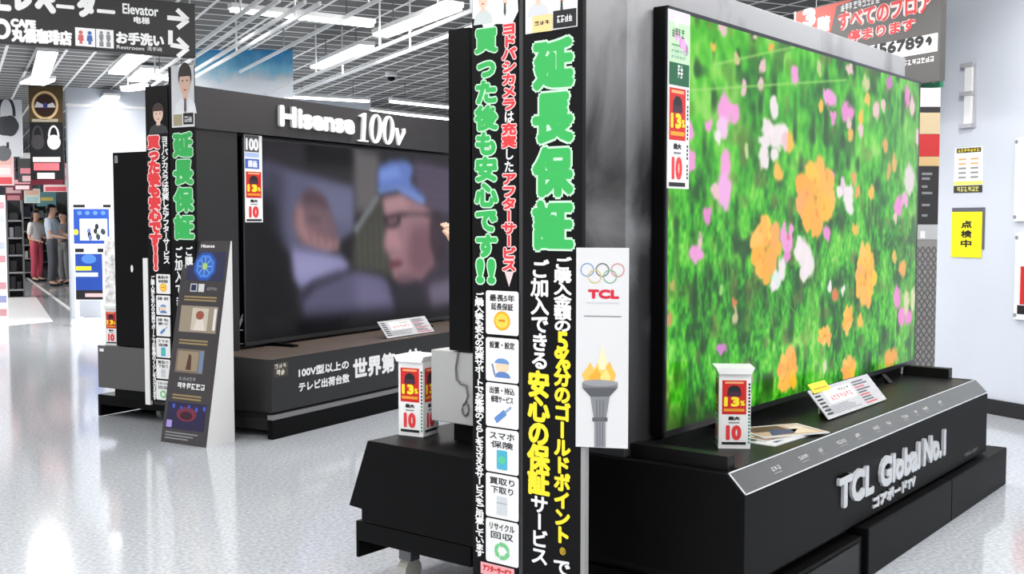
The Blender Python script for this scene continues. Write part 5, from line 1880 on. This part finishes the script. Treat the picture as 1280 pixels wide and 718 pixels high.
# white mat on the floor
a, b_, c, d_ = at_z(W, -40, 412, 0), at_z(W, 66, 402, 0), at_z(W, 44, 370, 0), at_z(W, -40, 374, 0)
mb = MB()
mb.add([(a[0], a[1], .0), (b_[0], b_[1], .0), (c[0], c[1], .0), (d_[0], d_[1], .0), (a[0], a[1], .004), (b_[0], b_[1], .004), (c[0], c[1], .004), (d_[0], d_[1], .004)],
       [(3, 2, 1, 0), (4, 5, 6, 7), (0, 1, 5, 4), (1, 2, 6, 5), (2, 3, 7, 6), (3, 0, 4, 7)], pbr('white_mat', (236, 236, 238), .25))
mb.build('floor_mat', fr=W, o=tuple((a + b_ + c + d_) / 4 * np.array([1, 1, 0])), label='flat white mat on the shiny floor at the left', cat='mat')


# people ------------------------------------------------------------------
def skin_mesh(name, joints, edges, mat, parent, root=0, sub=1):
    me = bpy.data.meshes.new(name)
    me.from_pydata([j[:3] for j in joints], edges, [])
    o = bpy.data.objects.new(name, me)
    COL.objects.link(o)
    sk = o.modifiers.new('skin', 'SKIN')
    sk.use_smooth_shade = True
    for i, j in enumerate(joints):
        v = me.skin_vertices[0].data[i]
        v.radius = (j[3], j[4] if len(j) > 4 else j[3])
        v.use_root = i == root
    sb = o.modifiers.new('sub', 'SUBSURF')
    sb.levels = sub
    sb.render_levels = sub
    bpy.context.view_layer.update()
    m2 = bpy.data.meshes.new_from_object(o.evaluated_get(bpy.context.evaluated_depsgraph_get()))
    bpy.data.objects.remove(o)
    m2.materials.clear()
    m2.materials.append(mat)
    m2.polygons.foreach_set('material_index', [0] * len(m2.polygons))
    m2.polygons.foreach_set('use_smooth', [True] * len(m2.polygons))
    q = bpy.data.objects.new(name, m2)
    COL.objects.link(q)
    q.parent = parent
    return q


def person(x, y, yaw, H, shirt, trousers, hair, label, hands, sleeve='short', long_hair=False, bag=None, elbow=(.35, .5, -.75)):
    """standing figure about the origin facing -Y, turned by yaw degrees; hands: target points of right and left hand."""
    t = bpy.data.objects.new('person', None)
    COL.objects.link(t)
    t.location = (x, y, 0)
    t.rotation_euler = (0, 0, math.radians(yaw))
    tag(t, label, 'person')
    k = H / 1.70
    SK = pbr('skin', (226, 180, 156), .5)
    J, E = [], []

    def j(p_, r, r2=None):
        J.append((p_[0] * k, p_[1] * k, p_[2] * k, r * k, (r2 or r) * k))
        return len(J) - 1
    pel = j((0, .01, .93), .120, .088)
    wa = j((0, .01, 1.08), .118, .09)
    ch = j((0, .015, 1.28), .145, .10)
    nb = j((0, .02, 1.42), .062, .06)
    hd0 = j((0, .0, 1.49), .058, .062)
    hd1 = j((0, -.012, 1.55), .085, .098)
    hd2 = j((0, -.005, 1.62), .092, .112)
    hd3 = j((0, .0, 1.675), .07, .085)
    E += [(pel, wa), (wa, ch), (ch, nb), (nb, hd0), (hd0, hd1), (hd1, hd2), (hd2, hd3)]
    legs, arms = [], []
    for s_ in (-1, 1):
        hip = j((s_ * .092, .01, .86), .076, .082)
        kn = j((s_ * .10, -.01, .48), .058, .06)
        an = j((s_ * .10, .03, .09), .038, .042)
        toe = j((s_ * .115, -.13, .03), .036, .026)
        E += [(pel, hip), (hip, kn), (kn, an), (an, toe)]
        legs.append((hip, kn, an, toe))
        sh = j((s_ * .175, .015, 1.37), .056, .058)
        hx, hy, hz = hands[0 if s_ < 0 else 1]
        S0 = Vector((s_ * .175, .015, 1.37))
        Hd = Vector((hx, hy, hz))
        dv = Hd - S0
        L = min(dv.length, .56)
        Hd = S0 + dv.normalized() * L
        mid = (S0 + Hd) / 2
        off = math.sqrt(max(.29 ** 2 - (L / 2) ** 2, .0004))
        el = mid + Vector((s_ * elbow[0], elbow[1], elbow[2])).normalized() * off
        e_ = j(el, .042)
        wr = j(Hd, .027, .024)
        fw = (Hd - el).normalized()
        pa = j(Hd + fw * .065, .034, .016)
        E += [(ch, sh), (sh, e_), (e_, wr), (wr, pa)]
        side = fw.cross(Vector((0, 0, 1)))
        side = side.normalized() if side.length > .1 else Vector((1, 0, 0))
        for q, ln in zip((-.026, -.009, .009, .026), (.055, .068, .072, .06)):
            f1 = j(Hd + fw * .10 + side * q, .009)
            f2 = j(Hd + fw * (.10 + ln * .6) + side * q * 1.15 - Vector((0, 0, .012)), .008)
            E += [(pa, f1), (f1, f2)]
        th = j(Hd + fw * .07 + side * (-s_ * .05), .0095)
        E += [(wr, th)]
        arms.append((sh, e_, wr))
    skin_mesh('body', J, E, SK, t, pel)
    # clothing follows the same joints, a little wider
    c = []
    m_ = {}

    def cj(i, add, sc=1.0):
        q = J[i]
        c.append((q[0], q[1], q[2], q[3] * sc + add, q[4] * sc + add))
        return len(c) - 1
    a_ = [cj(pel, .030), cj(wa, .030), cj(ch, .026), cj(nb, .010)]
    c[0] = (c[0][0], c[0][1], c[0][2] - .09 * k, .130 * k, .098 * k)
    c[1] = (c[1][0], c[1][1], c[1][2], .142 * k, .110 * k)
    e2 = [(0, 1), (1, 2)]
    nk = J[nb]
    c[3] = (nk[0], nk[1] + .004 * k, nk[2] - .002 * k, .086 * k, .084 * k)
    c.append((0, .018 * k, 1.37 * k, .135 * k, .115 * k))
    e2 += [(2, 4), (4, 3)]
    for sh, e_, wr in arms:
        s1_ = cj(sh, .016)
        pe_ = J[e_]
        if sleeve == 'short':
            p0, p1 = Vector(J[sh][:3]), Vector(pe_[:3])
            pm = p0 + (p1 - p0) * .8
            c.append((pm.x, pm.y, pm.z, .060 * k, .060 * k))
            q2 = len(c) - 1
            e2 += [(2, s1_), (s1_, q2)]
        else:
            q2 = cj(e_, .014)
            p0, p1 = Vector(pe_[:3]), Vector(J[wr][:3])
            pm = p0 + (p1 - p0) * .92
            c.append((pm.x, pm.y, pm.z, .038 * k, .038 * k))
            e2 += [(2, s1_), (s1_, q2), (q2, len(c) - 1)]
    skin_mesh('shirt', c, e2, paper(shirt), t, 0)
    c = []
    e2 = []
    c.append((0, .01 * k, 1.08 * k, .135 * k, .105 * k))
    c.append((0, .01 * k, .93 * k, .152 * k, .118 * k))
    e2.append((0, 1))
    shoes = []
    for hip, kn, an, toe in legs:
        a1_, a2_, a3_ = cj(hip, .014), cj(kn, .02), cj(an, .022)
        e2 += [(1, a1_), (a1_, a2_), (a2_, a3_)]
        shoes.append((an, toe))
    skin_mesh('trousers', c, e2, paper(trousers), t, 0)
    for an, toe in shoes:
        A_, B_ = J[an], J[toe]
        skin_mesh('shoe', [(A_[0], A_[1] + .02, .045 * k, .042 * k, .042 * k), (B_[0], B_[1] + .05, .036 * k, .046 * k, .034 * k), (B_[0], B_[1] - .03, .03 * k, .036 * k, .026 * k)], [(0, 1), (1, 2)], paper((40, 38, 40)), t, 0)
    hm = MB()
    hc = paper(hair)
    nn = 18

    def ell(cx, cy, cz, rx, ry, rz, z0=-1.0):
        vs, fs = [], []
        for a_i in range(9):
            th = math.acos(max(-1, min(1, z0 + (1 - z0) * a_i / 8)))
            vs += [(cx + rx * math.sin(th) * math.cos(q * 2 * math.pi / nn), cy + ry * math.sin(th) * math.sin(q * 2 * math.pi / nn), cz + rz * math.cos(th)) for q in range(nn)]
        fs += [(a_i * nn + q, a_i * nn + (q + 1) % nn, (a_i + 1) * nn + (q + 1) % nn, (a_i + 1) * nn + q) for a_i in range(8) for q in range(nn)]
        fs.append(tuple(range(nn - 1, -1, -1)))
        hm.add([(v[0] * k, v[1] * k, v[2] * k) for v in vs], fs, hc)
    ell(0, .014, 1.625, .088, .108, .088, 0.15)
    ell(0, .045, 1.60, .084, .082, .10, -.8)
    if long_hair:
        ell(0, .065, 1.48, .085, .05, .16, -.95)
    ho = hm.build('hair', None, smooth=True)
    ho.parent = t
    ho.location = (0, 0, 0)
    ho.rotation_euler = (0, 0, 0)
    f_ = MB()
    pl = Plane(W, (0, 0, 0), (1, 0, 0), (0, 0, 1))
    fm = MB()
    fy = -.10 * k
    for s_ in (-1, 1):
        fm.lathe((s_ * .031 * k, -.097 * k, 1.595 * k), [(.002, -.008 * k), (.011 * k, 0), (.002, .008 * k)], INK, n=8)
    fm.lathe((0, -.088 * k, 1.525 * k), [(.002, -.006 * k), (.02 * k, 0), (.002, .006 * k)], paper((186, 96, 92)), n=8)
    fm.lathe((0, -.105 * k, 1.555 * k), [(.015 * k, -.006 * k), (.012 * k, .006 * k), (.004 * k, .035 * k)], SK, n=8)
    for s_ in (-1, 1):
        fm.lathe((s_ * .085 * k, .0, 1.555 * k), [(.006 * k, -.012 * k), (.015 * k, .01 * k), (.008 * k, .035 * k)], SK, n=8)
    o = fm.build('face_features', None)
    o.parent = t
    o.location = (0, 0, 0)
    o.rotation_euler = (0, 0, 0)
    if bag:
        g = MB().box(-.10, .10, .10, .24, .80, 1.18, paper(bag)).build('shoulder_bag', None, bevel=.02)
        g.parent = t
        g.location = (0, 0, 0)
    return t


Y = 24.0
person((46 - 640) / FPX * 25.4, 25.4, 75, 1.62, (244, 240, 240), (206, 84, 104), (40, 34, 34), 'person in a white top and pink trousers standing in the gangway', [(-.2, -.2, .98), (.22, -.22, 1.05)], long_hair=True)
person((66 - 640) / FPX * 23.6, 23.6, 92, 1.72, (214, 228, 246), (96, 98, 104), (24, 22, 24), 'person in a pale blue shirt and grey trousers reaching towards the shelf', [(-.22, -.30, 1.02), (.18, -.38, 1.0)])
person((80 - 640) / FPX * 24.4, 24.4, -20, 1.58, (120, 118, 120), (130, 128, 128), (44, 40, 42), 'person in grey clothes facing the shopper with the pale blue shirt', [(-.15, -.3, 1.0), (.15, -.3, 1.0)], sleeve='long')
# onlooker mostly hidden behind the edge-on screen
person(.05, 6.05, 176, 1.62, (226, 224, 230), (40, 40, 46), (30, 26, 28), 'person mostly hidden behind the edge-on black screen, hand raised', [(-.15, -.30, 1.05), (.40, -.14, 1.32)], bag=(30, 30, 34), elbow=(-.12, .25, -1))
